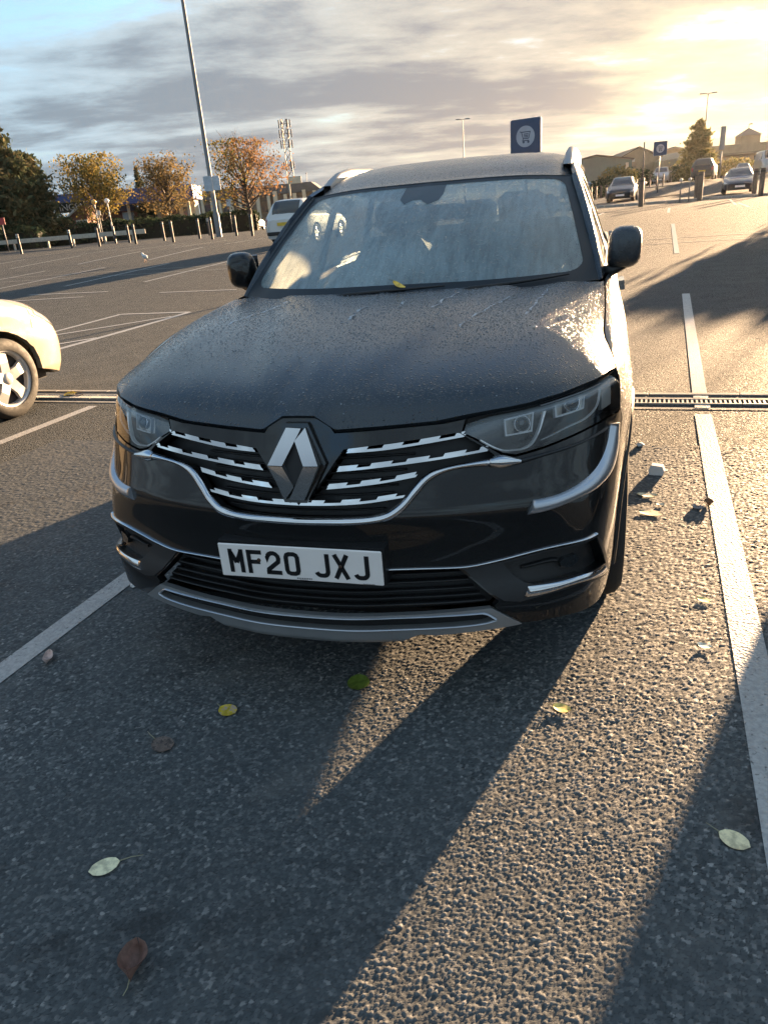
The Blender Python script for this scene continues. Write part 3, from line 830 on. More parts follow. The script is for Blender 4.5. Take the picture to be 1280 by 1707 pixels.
# water runs on the bonnet
_hx, _hy, _hz = HP[..., 0].ravel(), HP[..., 1].ravel(), HP[..., 2].ravel()
def hood_z(x, y):
    w = 1/((_hx-x)**2+(_hy-y)**2+1e-5)**2; k = np.argsort(-w)[:6]; return float((w[k]*_hz[k]).sum()/w[k].sum())
def make_wet():
    t = NT('water_run'); n = t.noise(60, 4, .7)
    t.set(Base_Color=(.55, .60, .66), Roughness=.18, Normal=t.bump(n, .002), Alpha=t.rng(n, .35, .6, .15, .75)); return t.m
WET = make_wet()
def _mp(pts):   # photo points on the bonnet: car-frame x, y pairs
    return pts
for pts in ([(.30, 1.13), (.285, 1.05), (.26, .98), (.262, .93), (.245, .86)], [(.63, 1.20), (.625, 1.10), (.61, 1.0), (.605, .92), (.585, .80)],
            [(.50, 1.08), (.475, .98), (.44, .88), (.40, .76), (.37, .66)], [(-.02, .92), (-.035, .84), (-.03, .78), (-.05, .70)], [(-.42, 1.10), (-.47, 1.0), (-.53, .88), (-.56, .80)], [(.12, .98), (.11, .93), (.115, .89)]):
    P = curve_rs(pts, 26); V, F = [], []
    for i, p in enumerate(P):
        w = .0035+.0035*rng.random()*(1-abs(2*i/25-1)*.5); j = rng.uniform(-.003, .003)
        for s_ in (-1, 1): V.append((p[0]+j+s_*w, p[1], hood_z(p[0], p[1])+.0022))
    mobj('water_run', V, [(2*i, 2*i+1, 2*i+3, 2*i+2) for i in range(25)], WET, hood, True)

# standing drops of dew
def dew():
    V, F = [], []; n = 0
    while n < 6500:
        t = rng.random()**.75; xf = rng.uniform(-1, 1)*XF_MAX*.985
        if rng.random() > .25+.75*float(sstep(.1, .5, t)): continue
        p = np.array(hood_pt(xf, t)); r_ = .0010+.0026*rng.random()**3; n += 1
        q = np.array(hood_pt(xf+.004, t))-p; w_ = np.array(hood_pt(xf, min(1, t+.004)))-p
        nn = np.cross(q, w_); nn /= np.linalg.norm(nn)+1e-9
        if nn[2] < 0: nn = -nn
        ax = q/np.linalg.norm(q); ay = np.cross(nn, ax); b = len(V); p = p+nn*.0004
        el = rng.uniform(.8, 1.3)
        for rr, hh in ((1, 0), (.72, .38)):
            for k in range(6):
                a = k*math.pi/3; V.append(p+ax*(r_*rr*math.cos(a))+ay*(r_*rr*el*math.sin(a))+nn*(r_*hh))
        V.append(p+nn*r_*.52)
        for k in range(6):
            F += [(b+k, b+(k+1) % 6, b+6+(k+1) % 6, b+6+k), (b+6+k, b+6+(k+1) % 6, b+12)]
    t_ = NT('dew_drop'); t_.set(Base_Color=(.16, .19, .22), Roughness=.03, Coat_Weight=1.0, Coat_Roughness=.02, IOR=1.33)
    o = mobj('dew_drops', V, F, t_.m, hood, True); o['kind'] = 'stuff'
dew()
# wings
def liner(sg, yc):
    V, F = [], []
    for k in range(21):
        a = R(-6+192*k/20)
        for x in (.905, .56): V.append((sg*x, yc+(AR-.008)*math.cos(a), AZ+(AR-.008)*math.sin(a)))
    F = [(2*k, 2*k+1, 2*k+3, 2*k+2) for k in range(20)]
    b = len(V); V += [(sg*.56, yc+(AR-.008)*math.cos(R(-6+192*k/20)), AZ+(AR-.008)*math.sin(R(-6+192*k/20))) for k in range(21)]; F.append(tuple(range(b, b+21)))
    mobj('arch_liner', V, F, BLACKM, suv)
for sg in (1, -1):
    y_d = 1.50
    fa = arch(AX_F, -8, 137, 22)
    po = [(1.1410, .983), (1.124, 1.040), (1.140, 1.068), (1.168, 1.094), (s_of(.75), 1.097), (s_of(1.0), 1.098), (s_of(1.3), 1.098), (s_of(y_d-.003), 1.098), (s_of(y_d-.003), .33), (s_of(AX_F+AR+.01), .33)] + fa[0:] + [(1.098, .831), (1.110, .8867)]
    patch('wing', po if sg > 0 else mir(po), PAINT_DEW if sg > 0 else PAINT_BLK, MM, suv, d=.035, depth=.02)
    # wheel-arch lip and liner
    aa = arch(AX_F, 188, -8, 30); bb = arch(AX_F, 188, -8, 30, AR-.028)
    strip('arch_trim', [(sg*a, b) for a, b in aa], [(sg*a, b) for a, b in bb], BLACKP, MM, suv, h=.008, off=.002, n=40, m=4)
    liner(sg, AX_F)
    # doors, sill, rear quarter
    p = [(s_of(y_d+.003), .335), (s_of(2.60), .335), (s_of(2.66), .6), (s_of(2.66), 1.098), (s_of(y_d+.003), 1.098)]
    dr = patch('door', p if sg > 0 else mir(p), PAINT_DEW if sg > 0 else PAINT_BLK, MM, suv, d=.06, depth=.02)
    q = [(s_of(2.40), .93), (s_of(2.58), .93), (s_of(2.58), .958), (s_of(2.40), .958)]
    patch('door_handle', q if sg > 0 else mir(q), CHROME, MM, dr, d=.03, off=.032, depth=.03)
    ra = arch(AX_R, 172, 60, 14)
    p = [(s_of(2.606), .335), (s_of(AX_R-AR-.01), .335)] + ra + [(s_of(3.84), 1.098), (s_of(2.666), 1.098), (s_of(2.666), .6)]
    dr = patch('door', p if sg > 0 else mir(p), PAINT_BLK, MM, suv, d=.06, depth=.02)
    q = [(s_of(3.42), .95), (s_of(3.60), .95), (s_of(3.60), .978), (s_of(3.42), .978)]
    patch('door_handle', q if sg > 0 else mir(q), CHROME, MM, dr, d=.03, off=.032, depth=.03)
    ra = arch(AX_R, 60, -8, 12)
    p = ra[::-1] + [(s_of(3.846), 1.098), (S_END-.001, 1.098), (S_END-.001, .33)]
    patch('rear_quarter', p if sg > 0 else mir(p), PAINT_BLK, MM, suv, d=.07, depth=.02)
    p = [(s_of(AX_F+AR+.01), .245), (s_of(AX_R-AR-.01), .245), (s_of(AX_R-AR-.01), .33), (s_of(AX_F+AR+.01), .33)]
    patch('sill', p if sg > 0 else mir(p), BLACKP, MM, suv, d=.08, off=.004, depth=.05)
    q = [(s_of(4.30), .90), (S_END-.3, .93), (S_END-.3, 1.0), (s_of(4.25), 1.02)]
    patch('tail_lamp', q if sg > 0 else mir(q), simple('tail_lamp_red', (.25, .01, .01), .15, coat=1.), MM, suv, d=.05, off=.004, depth=.004)
    liner(sg, AX_R)

# glasshouse
_wb = crom([0, .4, .65, .80], [(0, 1.175, 1.118), (.4, 1.225, 1.116), (.66, 1.37, 1.116), (.818, 1.535, 1.112)])
_wt = crom([0, .4, .645], [(0, 2.035, 1.552), (.4, 2.075, 1.548), (.668, 2.195, 1.530)])
def WS(a, t):
    """windscreen: a in -1..1 across, t 0 bottom to 1 top"""
    a = np.asarray(a, float); t = np.asarray(t, float); a, t = np.broadcast_arrays(a, t)
    B = _wb(np.abs(a)*.80); T = _wt(np.abs(a)*.645)
    P = B*(1-t[..., None])+T*t[..., None]
    b = np.sin(np.pi*t)*.028*(1-.35*np.abs(a)**2)
    P = P+np.stack([0*b, -b*.45, b*.9], -1)
    P[..., 0] = np.where(a < 0, -P[..., 0], P[..., 0]); return P
def ring(m, r0=.09):
    """rounded rectangle in (a, t) inset by m"""
    o = []
    for cx, cy, a0 in ((1-m[0]-r0, 1-m[1]-r0, 0), (-1+m[0]+r0, 1-m[1]-r0, 90), (-1+m[0]+r0, m[2]+r0, 180), (1-m[0]-r0, m[2]+r0, 270)):
        o += [(cx+r0*math.cos(R(a0+k*15)), cy+r0*math.sin(R(a0+k*15))) for k in range(7)]
    return o
wsc = patch('windscreen', [(-1, 0), (1, 0), (1, 1), (-1, 1)], GLASS_WS, WS, suv, d=.05, depth=0, scale=(1, .9))
FRIT = simple('black_glass_band', (.018, .024, .030), .45, spec=.3)
patch('glass_band', [(-1, 0), (1, 0), (1, 1), (-1, 1)], FRIT, WS, wsc, [ring((.055, .035, .085))], d=.05, off=.0015, depth=0, scale=(1, .9))
# camera housing and mirror seen through the glass
q = [(-.17, 1.0), (-.17, .82), (-.12, .76), (-.07, .80), (-.01, .80), (.05, .74), (.12, .78), (.14, .85), (.14, 1.0)]
patch('sensor_housing', q, simple('sensor_black', (.035, .05, .058), .35), WS, wsc, d=.05, off=.0008, depth=0, scale=(1, .9))
mb = MB(); mb.box((.05, 2.02, 1.415), (.25, .035, .075), bev=.02); mb.build('interior_mirror', BLACKP, suv)
_rz = crom([2.0, 2.03, 2.2, 2.45, 2.7, 3.0, 3.3, 3.8, 4.2, 4.4], [1.545, 1.556, 1.606, 1.654, 1.680, 1.690, 1.686, 1.660, 1.62, 1.59])
def roof_pt(u, t):
    x0 = abs(u); f = _wt(min(x0, 1)*.645); y = float(f[1])+.012+(4.25-f[1]-.012)*t
    z = float(_rz(y)); w = .668+.024*float(sstep(2.1, 2.5, y))-.05*float(sstep(3.6, 4.25, y))
    zf = float(f[2])+.004
    drop = .020*x0**2+.075*x0**8
    zz = z-drop
    k = math.exp(-max(0, t)/.05)
    return (u*w, y, zz*(1-k)+zf*k)
us = np.concatenate([np.linspace(-1, -.8, 8)[:-1], np.linspace(-.8, .8, 17), np.linspace(.8, 1, 8)[1:]])
RP = np.array([[roof_pt(u, t) for u in us] for t in np.concatenate([np.linspace(0, .15, 9)[:-1], np.linspace(.15, 1, 16)])])
roof = grid('roof', RP, PAINT_DEW, suv, depth=.02, flip=True)
tag(roof, 'black roof misted with dew')
strip('roof_seal', [(a, .995) for a in np.linspace(-1, 1, 9)], [(a, 1.012) for a in np.linspace(-1, 1, 9)], BLACKM, WS, suv, h=.003, off=.001, n=30, m=3)
def SIDE(y, z):
    y = np.asarray(y, float); z = np.asarray(z, float); y, z = np.broadcast_arrays(y, z)
    e = _E(y); dz = z-e[..., 1]
    x = e[..., 0]-.012-.30*dz-.17*dz**2
    return np.stack([x, y, z], -1)
def SIDEm(y, z):
    P = SIDE(y, z); P[..., 0] *= -1; return P
W1 = [(1.72, 1.145), (2.20, 1.455), (2.34, 1.51), (2.60, 1.535), (2.60, 1.145)]
W2 = [(2.67, 1.15), (2.67, 1.537), (3.05, 1.54), (3.33, 1.52), (3.47, 1.18)]
W3 = [(3.55, 1.20), (3.42, 1.51), (3.75, 1.475), (3.98, 1.27)]
FR = [(1.53, 1.115), (1.62, 1.185), (1.80, 1.32), (2.00, 1.448), (2.18, 1.548), (2.40, 1.600), (2.8, 1.617), (3.3, 1.612), (3.8, 1.580), (4.2, 1.50), (4.50, 1.24), (4.50, 1.205), (4.2, 1.20), (3.84, 1.180), (3.4, 1.152), (2.7, 1.130), (2.0, 1.124), (1.7, 1.121)]
for sg, mp in ((1, SIDE), (-1, SIDEm)):
    fr = patch('side_frame', FR, PAINT_BLK if sg < 0 else PAINT_DEW, mp, suv, [W1, W2, W3], d=.06, depth=-.02 if sg < 0 else .02)
    if sg < 0:
        for pl in fr.data.polygons: pl.flip()
        fr.data.update()
    for w_ in (W1, W2, W3):
        patch('side_window', w_, GLASS_SIDE, mp, fr, d=.08, off=-.004*sg, depth=0)
    A = np.array([_wb(.80)*(1-t)+_wt(.645)*t for t in np.linspace(0, 1, 14)])
    kk = np.linspace(0, 1, 14); A[:, 1] -= np.sin(np.pi*kk)*.009; A[:, 2] += np.sin(np.pi*kk)*.018
    Bq = np.array([SIDE(y, z) for y, z in zip(np.interp(kk, [0, .25, .6, 1], [1.53, 1.68, 1.95, 2.24]), np.interp(kk, [0, .25, .6, 1], [1.116, 1.232, 1.420, 1.566]))])
    mid = (A+Bq)/2+np.array([.003, -.003, .004])
    PP = np.stack([A*.9995, (A+mid)/2+np.array([.001, -.001, .002]), mid, (mid+Bq)/2+np.array([.002, -.001, .002]), Bq+np.array([.002, 0, .002])], 1)
    PP[..., 0] *= sg
    grid('windscreen_pillar', PP, PAINT_DEW, suv, flip=sg < 0)
    # roof rail
    rp = [(2.34, 1.588, .004), (2.42, 1.612, .016), (2.55, 1.642, .026), (2.75, 1.664, .030), (3.2, 1.672, .030), (3.7, 1.652, .028), (3.95, 1.622, .022), (4.06, 1.595, .006)]
    V, F = [], []
    for y, z, h in rp:
        for dx, dz in ((.022, -.05), (.022, h*.2), (.016, h*.6), (0, h*.75), (-.014, h*.6), (-.020, h*.2), (-.022, -.05)): V.append((sg*(.640+dx-.012*(y > 3.8)), y, z+dz))
    for a in range(len(rp)-1):
        for k in range(6): F.append((a*7+k, a*7+k+1, (a+1)*7+k+1, (a+1)*7+k) if sg < 0 else (a*7+k, (a+1)*7+k, (a+1)*7+k+1, a*7+k+1))
    mb = MB(); mb.add(V, F, True)
    mb.build('roof_rail', simple('rail_silver', (.32, .33, .34), .4, .5), suv)
    # door mirror
    mb = MB()
    cx_, cy_, cz_ = sg*.912, 1.74, 1.222
    n1, n2 = 14, 18; V, F = [], []
    for i in range(n1+1):
        th = math.pi*i/n1
        for j in range(n2):
            ph = 2*math.pi*j/n2; e = .62
            sx = math.copysign(abs(math.sin(th)*math.cos(ph))**e, math.cos(ph)); sz = math.copysign(abs(math.sin(th)*math.sin(ph))**e, math.sin(ph)); sy = math.copysign(abs(math.cos(th))**.9, math.cos(th))
            yy = -.075*sy if sy > 0 else -.04*sy
            tz = .5+.5*sz
            V.append((cx_+sg*(sx*(.078-.008*tz)+.012*tz), cy_+yy, cz_+sz*.088))
    for i in range(n1):
        for j in range(n2): F.append((i*n2+j, i*n2+(j+1) % n2, (i+1)*n2+(j+1) % n2, (i+1)*n2+j))
    mb.add(V, F, True); mir_o = mb.build('door_mirror', PAINT_DEW if sg > 0 else PAINT_BLK, suv)
    MB().tube([(sg*.83, 1.72, 1.118), (sg*.87, 1.72, 1.130), (sg*.925, 1.725, 1.147)], [.030, .026, .014], 8).build('mirror_arm', BLACKP, mir_o)
    m2 = MB(); m2.box((cx_, cy_+.041, cz_), (.125, .004, .135), bev=.002); m2.build('mirror_glass', CHROME, mir_o)
# rear end
RG = np.array([[(u*(.60+.12*(1-t)), 4.25+.30*(1-t), 1.585-.40*(1-t)) for u in np.linspace(-1, 1, 9)] for t in np.linspace(0, 1, 6)])
grid('rear_window', RG, GLASS_SIDE, suv)
mb = MB(); mb.box((0, 4.56, .80), (1.3, .10, .75)); mb.box((0, 4.3, 1.62), (1.1, .22, .03)); mb.build('tailgate', PAINT_BLK, suv)
# cowl and wipers
CW = np.array([[(math.copysign(float(_wb(abs(a))[0]), a), float(_wb(abs(a))[1])+dy, float(_wb(abs(a))[2])+dz) for a in np.linspace(-.8, .8, 25)] for dy, dz in ((-.20, -.07), (-.06, -.035), (.02, -.004))])
grid('cowl', CW, BLACKP, suv, flip=True)
for (a0, t0, a1, t1) in ((-.36, .012, .28, .046), (.30, .010, .86, .050)):
    P = [WS(a0+(a1-a0)*k, t0+(t1-t0)*k)+normal_of(WS, np.array([[a0+(a1-a0)*k, .1]]))[0]*.014 for k in np.linspace(0, 1, 8)]
    wp = MB().tube(P, [.004, .006, .007, .007, .007, .006, .005, .003], 6).build('wiper', BLACKP, suv)
    Pm = P[4]; q0 = WS(a0-.10, -.04)
    MB().tube([tuple(q0), tuple((np.array(q0)+Pm)/2+np.array([0, -.02, .02])), tuple(Pm)], [.010, .008, .005], 6).build('wiper_arm', BLACKP, wp)
# interior
DASH = simple('dashboard_dark', (.022, .022, .024), .7, bump=.0006, bscale=300)
SEAT = simple('seat_leather_dark', (.030, .030, .032), .5, bump=.001, bscale=80)
V = [[(x, y, z-.05*(abs(x)/.75)**2) for x in np.linspace(-.74, .74, 15)] for y, z in ((1.30, 1.085), (1.55, 1.10), (1.80, 1.09), (1.92, 1.03), (1.95, .80))]
grid('dashboard', np.array(V), DASH, suv, flip=True)
def seat(x, y, name, w=.50):
    m = MB(); m.box((x, y, .78), (w, .52, .20), bev=.06)
    pts = [(-w/2, .80), (-w/2*.95, 1.18), (-w/2*.6, 1.30), (w/2*.6, 1.30), (w/2*.95, 1.18), (w/2, .80)]
    m.prism(pts, -.07, .07, lambda a, b, h: (x+a, y+.26+(b-.8)*.30+h, b)); s_ = m.build(name, SEAT, suv)
    h = MB(); h.box((x, y+.455, 1.40), (.27, .10, .17), bev=.04); h.tube([(x-.06, y+.45, 1.25), (x-.06, y+.455, 1.34)], .008); h.tube([(x+.06, y+.45, 1.25), (x+.06, y+.455, 1.34)], .008)
    h.build('headrest', SEAT, s_)
seat(-.37, 2.32, 'seat'); seat(.37, 2.32, 'seat')
m = MB(); m.box((0, 3.25, .80), (1.3, .5, .2), bev=.06); m.box((0, 3.55, 1.05), (1.3, .14, .52), bev=.06)
rs_ = m.build('rear_seat', SEAT, suv)
h = MB(); [h.box((x, 3.58, 1.38), (.25, .09, .15), bev=.04) for x in (-.4, 0, .4)]; h.build('headrest', SEAT, rs_)
m = MB(); pts = [(-.37+.185*math.cos(t), 1.98+.07*math.sin(t), 1.03+.165*math.sin(t)) for t in np.linspace(0, 2*math.pi, 25)]
m.tube(pts, .016, 8, cap=False); m.tube([(-.55, 1.98, 1.03), (-.19, 1.98, 1.03)], .018, 6); m.tube([(-.37, 1.98, 1.03), (-.37, 1.90, .95)], .03, 8); m.build('steering_wheel', BLACKP, suv)
m = MB(); m.box((0, 2.6, .40), (1.6, 2.6, .06)); m.box((0, 1.42, .72), (1.5, .06, .66)); m.build('cabin_floor', BLACKM, suv)

# wheels
ALLOY = simple('alloy_silver', (.58, .58, .58), .35, .45, var=.08)
ALLOY_D = simple('alloy_dark', (.05, .05, .052), .35, .6)
def wheel(parent, x, y, z, rad, wid, sg, rim=.70, spokes=5, twin=True, tyre=RUBBER, dark=ALLOY_D, alloy=ALLOY):
    """tyre centred at x; sg is the side the face looks to"""
    m = MB(); r0 = rad*rim
    pr = [(r0, -wid/2), (r0+.015, -wid/2-.004), (rad*.90, -wid/2), (rad*.975, -wid/2+.022), (rad, -wid/2+.05), (rad, wid/2-.05), (rad*.975, wid/2-.022), (rad*.90, wid/2), (r0+.015, wid/2+.004), (r0, wid/2)]
    m.lathe(pr, (0, 0, 0), 'x', 48)
    t_ = m.build('tyre', tyre, None)
    w = put('wheel', bpy.data.meshes.new('wheel_hub'), parent, (x, y, z))
    hub = MB(); f = wid/2-.012
    hub.lathe([(r0+.004, f+.004), (r0-.012, f+.006), (r0-.022, f-.02), (r0-.03, -wid/2+.02)], (0, 0, 0), 'x', 40)
    for k in range(spokes):
        a0 = 2*math.pi*k/spokes+.35
        for q in ((-.17, .17) if twin else (0,)):
            a = a0+q; ca, sa = math.cos(a), math.sin(a); wv = .022 if twin else .085
            i0, i1 = rad*.12, r0-.012
            V = []
            for rr, ww, dp in ((i0, wv*1.1, .004), (i0+(i1-i0)*.5, wv, .012), (i1, wv*1.3, .0)):
                for s_ in (-1, 1):
                    for dd in (0, -.035): V.append((f+dp-.012+dd, ca*rr-sa*s_*ww*.5*1.0 if True else 0, sa*rr+ca*s_*ww*.5))
            F = []
            for j in range(2):
                b = j*4
                F += [(b, b+4, b+6, b+2), (b+1, b+3, b+7, b+5), (b, b+1, b+5, b+4), (b+2, b+6, b+7, b+3)]
            F += [(0, 2, 3, 1), (8, 9, 11, 10)]
            hub.add(V, F)
    hub.lathe([(.0001, f+.004), (rad*.09, f+.003), (rad*.16, f-.008), (rad*.18, f-.04)], (0, 0, 0), 'x', 20)
    me = hub.build('rim', alloy, w); bk = MB(); bk.lathe([(.001, f-.05), (r0-.02, f-.055)], (0, 0, 0), 'x', 32); bk.build('brake', dark, w)
    t_.parent = w
    # a flat hub mesh keeps the wheel itself a real object
    hm = MB(); hm.lathe([(.0001, -wid/2+.02), (r0-.03, -wid/2+.02)], (0, 0, 0), 'x', 24)
    w.data.from_pydata(hm.V, [], hm.F); w.data.materials.append(dark)
    if sg < 0: w.rotation_euler = (0, 0, math.pi)
    return w
for y in (AX_F, AX_R):
    for sg in (1, -1): wheel(suv, sg*(.942-.1075), y, .363, .363, .215, sg)
# ------------------------------------------------------------------ ground
def ground():
    ys = np.concatenate([[-60, -20, -6, -3], np.arange(-2, 32, 1.0), np.arange(32, 80, 4.0), [90, 120, 200, 500, 1500, 3000]])
    xs = np.concatenate([[-2500, -600, -200, -100, -60, -45], np.arange(-40, 16, 2.0), [18, 24, 36, 60, 120, 400, 2500]])
    V = [(x, y, float(gz(x, y))) for y in ys for x in xs]; m = len(xs)
    F = [(j*m+i, j*m+i+1, (j+1)*m+i+1, (j+1)*m+i) for j in range(len(ys)-1) for i in range(m-1)]
    o = mobj('car_park_ground', V, F, ASPHALT, None, True); o['kind'] = 'structure'
    return o
GROUND = ground()
def chippings():
    """the nearest tarmac as real stones: every chipping has its own height, tilt and gap"""
    CS = .0098
    tab = np.random.default_rng(5).random((1024, 1024, 6)).astype(np.float32)
    def H(x, y):
        # domain warp so that the cells do not line up
        gx, gy = x/CS, y/CS; ix, iy = np.floor(gx).astype(int), np.floor(gy).astype(int)
        f1 = np.full(x.shape, 9., np.float32); f2 = f1.copy(); pr = [np.zeros(x.shape, np.float32) for _ in range(6)]
        for a in (-1, 0, 1):
            for b in (-1, 0, 1):
                T = tab[(ix+a) % 1024, (iy+b) % 1024]
                dx, dy = ix+a+T[..., 0]-gx, iy+b+T[..., 1]-gy; sz = .75+.5*T[..., 5]
                d = np.sqrt(dx*dx+dy*dy)/sz; k = d < f1
                f2 = np.where(k, f1, np.minimum(f2, d)); f1 = np.where(k, d, f1)
                for i, v in enumerate((T[..., 2], -dx, -dy, T[..., 3], T[..., 4], T[..., 5])): pr[i] = np.where(k, v, pr[i])
        gap = np.clip((f2-f1)/.55, 0, 1); top = .40+.60*pr[0]+(pr[3]-.5)*.9*pr[1]+(pr[4]-.5)*.9*pr[2]
        return np.clip(top, 0, 1.4)*(gap**.7)*(1-.55*np.minimum(f1, 1)**2), pr[0], gap
    Vs, Fs, As, Gs, base = [], [], [], [], 0
    for x0, x1, y0, y1, st in ((-1.0, 1.5, -1.25, -.35, .0034), (-1.6, 1.6, -.35, .25, .0040), (-2.15, 1.75, .25, .75, .0050), (.80, 2.0, .75, 2.75, .0066), (-3.3, -.75, .75, 2.5, .0075)):
        xs, ys = np.arange(x0, x1+st, st), np.arange(y0, y1+st, st); X, Y = np.meshgrid(xs, ys, indexing='ij')
        h, rv, gp = H(X, Y)
        lowf = .5+.5*np.sin(X*2.3+1.3*np.sin(Y*1.7))*np.sin(Y*2.9+.8)
        Z = .0010+h*(.0034+.0010*lowf)
        Vs.append(np.stack([X, Y, Z], -1).reshape(-1, 3)); As.append(rv.ravel()); Gs.append(gp.ravel())
        n, m = X.shape; I = (np.arange(n-1)[:, None]*m+np.arange(m-1)[None]).ravel()+base
        Fs.append(np.stack([I, I+m, I+m+1, I+1], 1)); base += n*m
    V, F = np.vstack(Vs).astype(np.float32), np.vstack(Fs).astype(np.int32); nf = len(F)
    me = bpy.data.meshes.new('chippings'); me.vertices.add(len(V)); me.vertices.foreach_set('co', V.ravel())
    me.loops.add(nf*4); me.loops.foreach_set('vertex_index', F.ravel()); me.polygons.add(nf)
    me.polygons.foreach_set('loop_start', np.arange(0, nf*4, 4, dtype=np.int32)); me.polygons.foreach_set('loop_total', np.full(nf, 4, np.int32)); me.update(calc_edges=True)
    for nm, arr in (('tone', As), ('gap', Gs)):
        at = me.attributes.new(nm, 'FLOAT', 'POINT'); at.data.foreach_set('value', np.concatenate(arr).astype(np.float32))
    t = NT('tarmac_chippings'); tone = t.n('ShaderNodeAttribute', attribute_name='tone').outputs['Fac']; gap = t.n('ShaderNodeAttribute', attribute_name='gap').outputs['Fac']
    c = t.ramp(tone, [(0, (.056, .064, .068)), (.5, (.098, .109, .113)), (.8, (.165, .170, .170)), (.95, (.24, .24, .235)), (1, (.42, .41, .39))])
    c = t.mix(t.rng(gap, .0, .35), (.026, .028, .030, 1), c); big = t.noise(.35, 4, .6); mid = t.noise(3.0, 4, .6)
    c = t.mix(t.rng(mid, .35, .7, .0, .3), c, (.125, .130, .130, 1)); c = t.mix(t.rng(big, .4, .65, .0, .4), c, (.068, .075, .079, 1))
    oil = t.math('MULTIPLY', t.rng(t.noise(1.1, 5, .62, 1.2), .56, .66), t.rng(t.noise(7.0, 3, .6), .35, .6)); c = t.mix(t.math('MULTIPLY', oil, .6), c, (.030, .031, .032, 1))
    dust = t.rng(t.noise(2.1, 6, .7, .6), .54, .70, 0, .30); c = t.mix(dust, c, (.21, .20, .185, 1))
    t.set(Base_Color=c, Roughness=t.rng(t.noise(60, 3, .6), .3, .7, .55, .95), Specular_IOR_Level=.25, Normal=t.bump(t.noise(520, 4, .7), .0010))
    me.materials.append(t.m); o = bpy.data.objects.new('tarmac_chippings', me); COL.objects.link(o); o['kind'] = 'stuff'; o['label'] = 'coarse stone chippings of the nearest tarmac'
chippings()
def line(x0, y0, x1, y1, w, name='bay_line', lift=.004, mat=None, parent=None):
    """painted line: a thin sheet following the ground"""
    n = max(2, int(math.hypot(x1-x0, y1-y0)/1.0)+2); dx, dy = x1-x0, y1-y0; L = math.hypot(dx, dy); nx, ny = -dy/L*w/2, dx/L*w/2
    V = []
    for k in range(n):
        t = k/(n-1); x, y = x0+dx*t, y0+dy*t
        up = lift+(.0018 if y < 3.3 else 0); V += [(x+nx, y+ny, float(gz(x, y))+up), (x-nx, y-ny, float(gz(x, y))+up)]
    F = [(2*k+1, 2*k+3, 2*k+2, 2*k) for k in range(n-1)]
    return mobj(name, V, F, mat or PAINT, parent or GROUND)
BW = 2.555
line(1.315, -3.2, 1.33, 3.45, .105); line(1.335, 3.98, 1.42, 9.46, .10, lift=.005); line(1.333, 3.60, 1.338, 3.70, .10, lift=.0065); line(1.334, 3.86, 1.339, 3.93, .10, lift=.0075)
line(-1.245, -3.2, -1.20, 3.45, .105); line(-1.19, 3.98, -1.15, 9.46, .10)
line(-3.80, -3.2, -3.74, 3.45, .10); line(-6.35, -3.2, -6.30, 3.45, .10); line(-8.9, -3.2, -8.9, 3.45, .10); line(3.87, -3.2, 3.89, 3.45, .105); line(6.4, -3.2, 6.45, 3.45, .105)
line(-3.72, 4.0, -3.70, 9.46, .10); line(3.96, 3.98, 4.0, 9.46, .10)
# hatched island
line(-6.66, 4.0, -6.58, 9.42, .12); line(-6.60, 9.44, -8.06, 9.47, .10); line(-8.06, 9.47, -8.02, 4.0, .10)
for y in (3.2, 5.1, 7.0): line(-6.66, y+2.0, -8.04, y, .09, lift=.0048)
# second double row
for k in range(-1, 11):
    x = 1.42-k*BW
    line(x, 14.73, x+.05, 22.15 if k < 2 else 19.6, .10)
line(-30, 16.72, 9, 16.85, .06, 'cross_line'); line(-30, 17.9, 9, 17.98, .06, 'cross_line', lift=.006)
for k in range(-2, 11):
    x = 1.42-k*BW
    line(x, 27.6, x+.1, 32.4, .10)
line(-13.6, 12.1, -11.3, 12.35, .10, 'aisle_dash'); line(-13.7, 13.2, -11.2, 13.1, .10, 'aisle_dash'); line(-9.3, 12.46, -7.3, 12.35, .10, 'aisle_dash')
line(4.2, 37.6, 3.8, 30.3, .10, 'aisle_dash')
for k in range(6):
    x = -16-3.2*k; line(x, 21.5, x-.8, 26.5, .10)
# drainage channel: concrete kerb strip, dark bed, slotted iron grate
def drain():
    r_ = root('drain_channel', 'slotted drainage channel with concrete edging crossing the bays', 'drain', (0, 3.77, 0))
    n = 44
    for i in range(n):
        x = -17.0+i*.62
        if i == 0:
            g = MB()
            for k in range(20): g.box((.015+k*.031, -.005, .003), (.014, .118, .012))
            g.box((.305, -.066, .004), (.615, .014, .014)); g.box((.305, .056, .004), (.615, .014, .014))
            g0 = g.build('grate', IRON, r_); g0.location = (x, 0, .0)
            c = MB(); c.box((.308, 0, .005), (.612, .055, .012), bev=.004)
            c0 = c.build('edging_stone', CONC, r_); c0.location = (x, .205, 0)
        else:
            put('grate', g0.data, r_, (x, 0, 0)); put('edging_stone', c0.data, r_, (x, .205, 0))
    line(-17, 3.765, 10, 3.765, .11, 'channel_bed', lift=.003, mat=simple('drain_bed_dark', (.012, .012, .011), .9))  # near-black sheet forming the bed under the grate
    line(-17, 3.875, 10, 3.875, .09, 'channel_bed', lift=.0035, mat=CONC_D)
    line(-17, 3.59, 10, 3.59, .035, 'channel_bed', lift=.004, mat=CONC)
drain()
# dark patch strip: resurfaced band behind the drain
kerb = MB()
for k in range(24):
    kerb.box((-14+k*1.0, 40.6, .45+.04), (.985, .16, .16), bev=.02)
o = kerb.build('kerb', CONC); o['kind'] = 'structure'

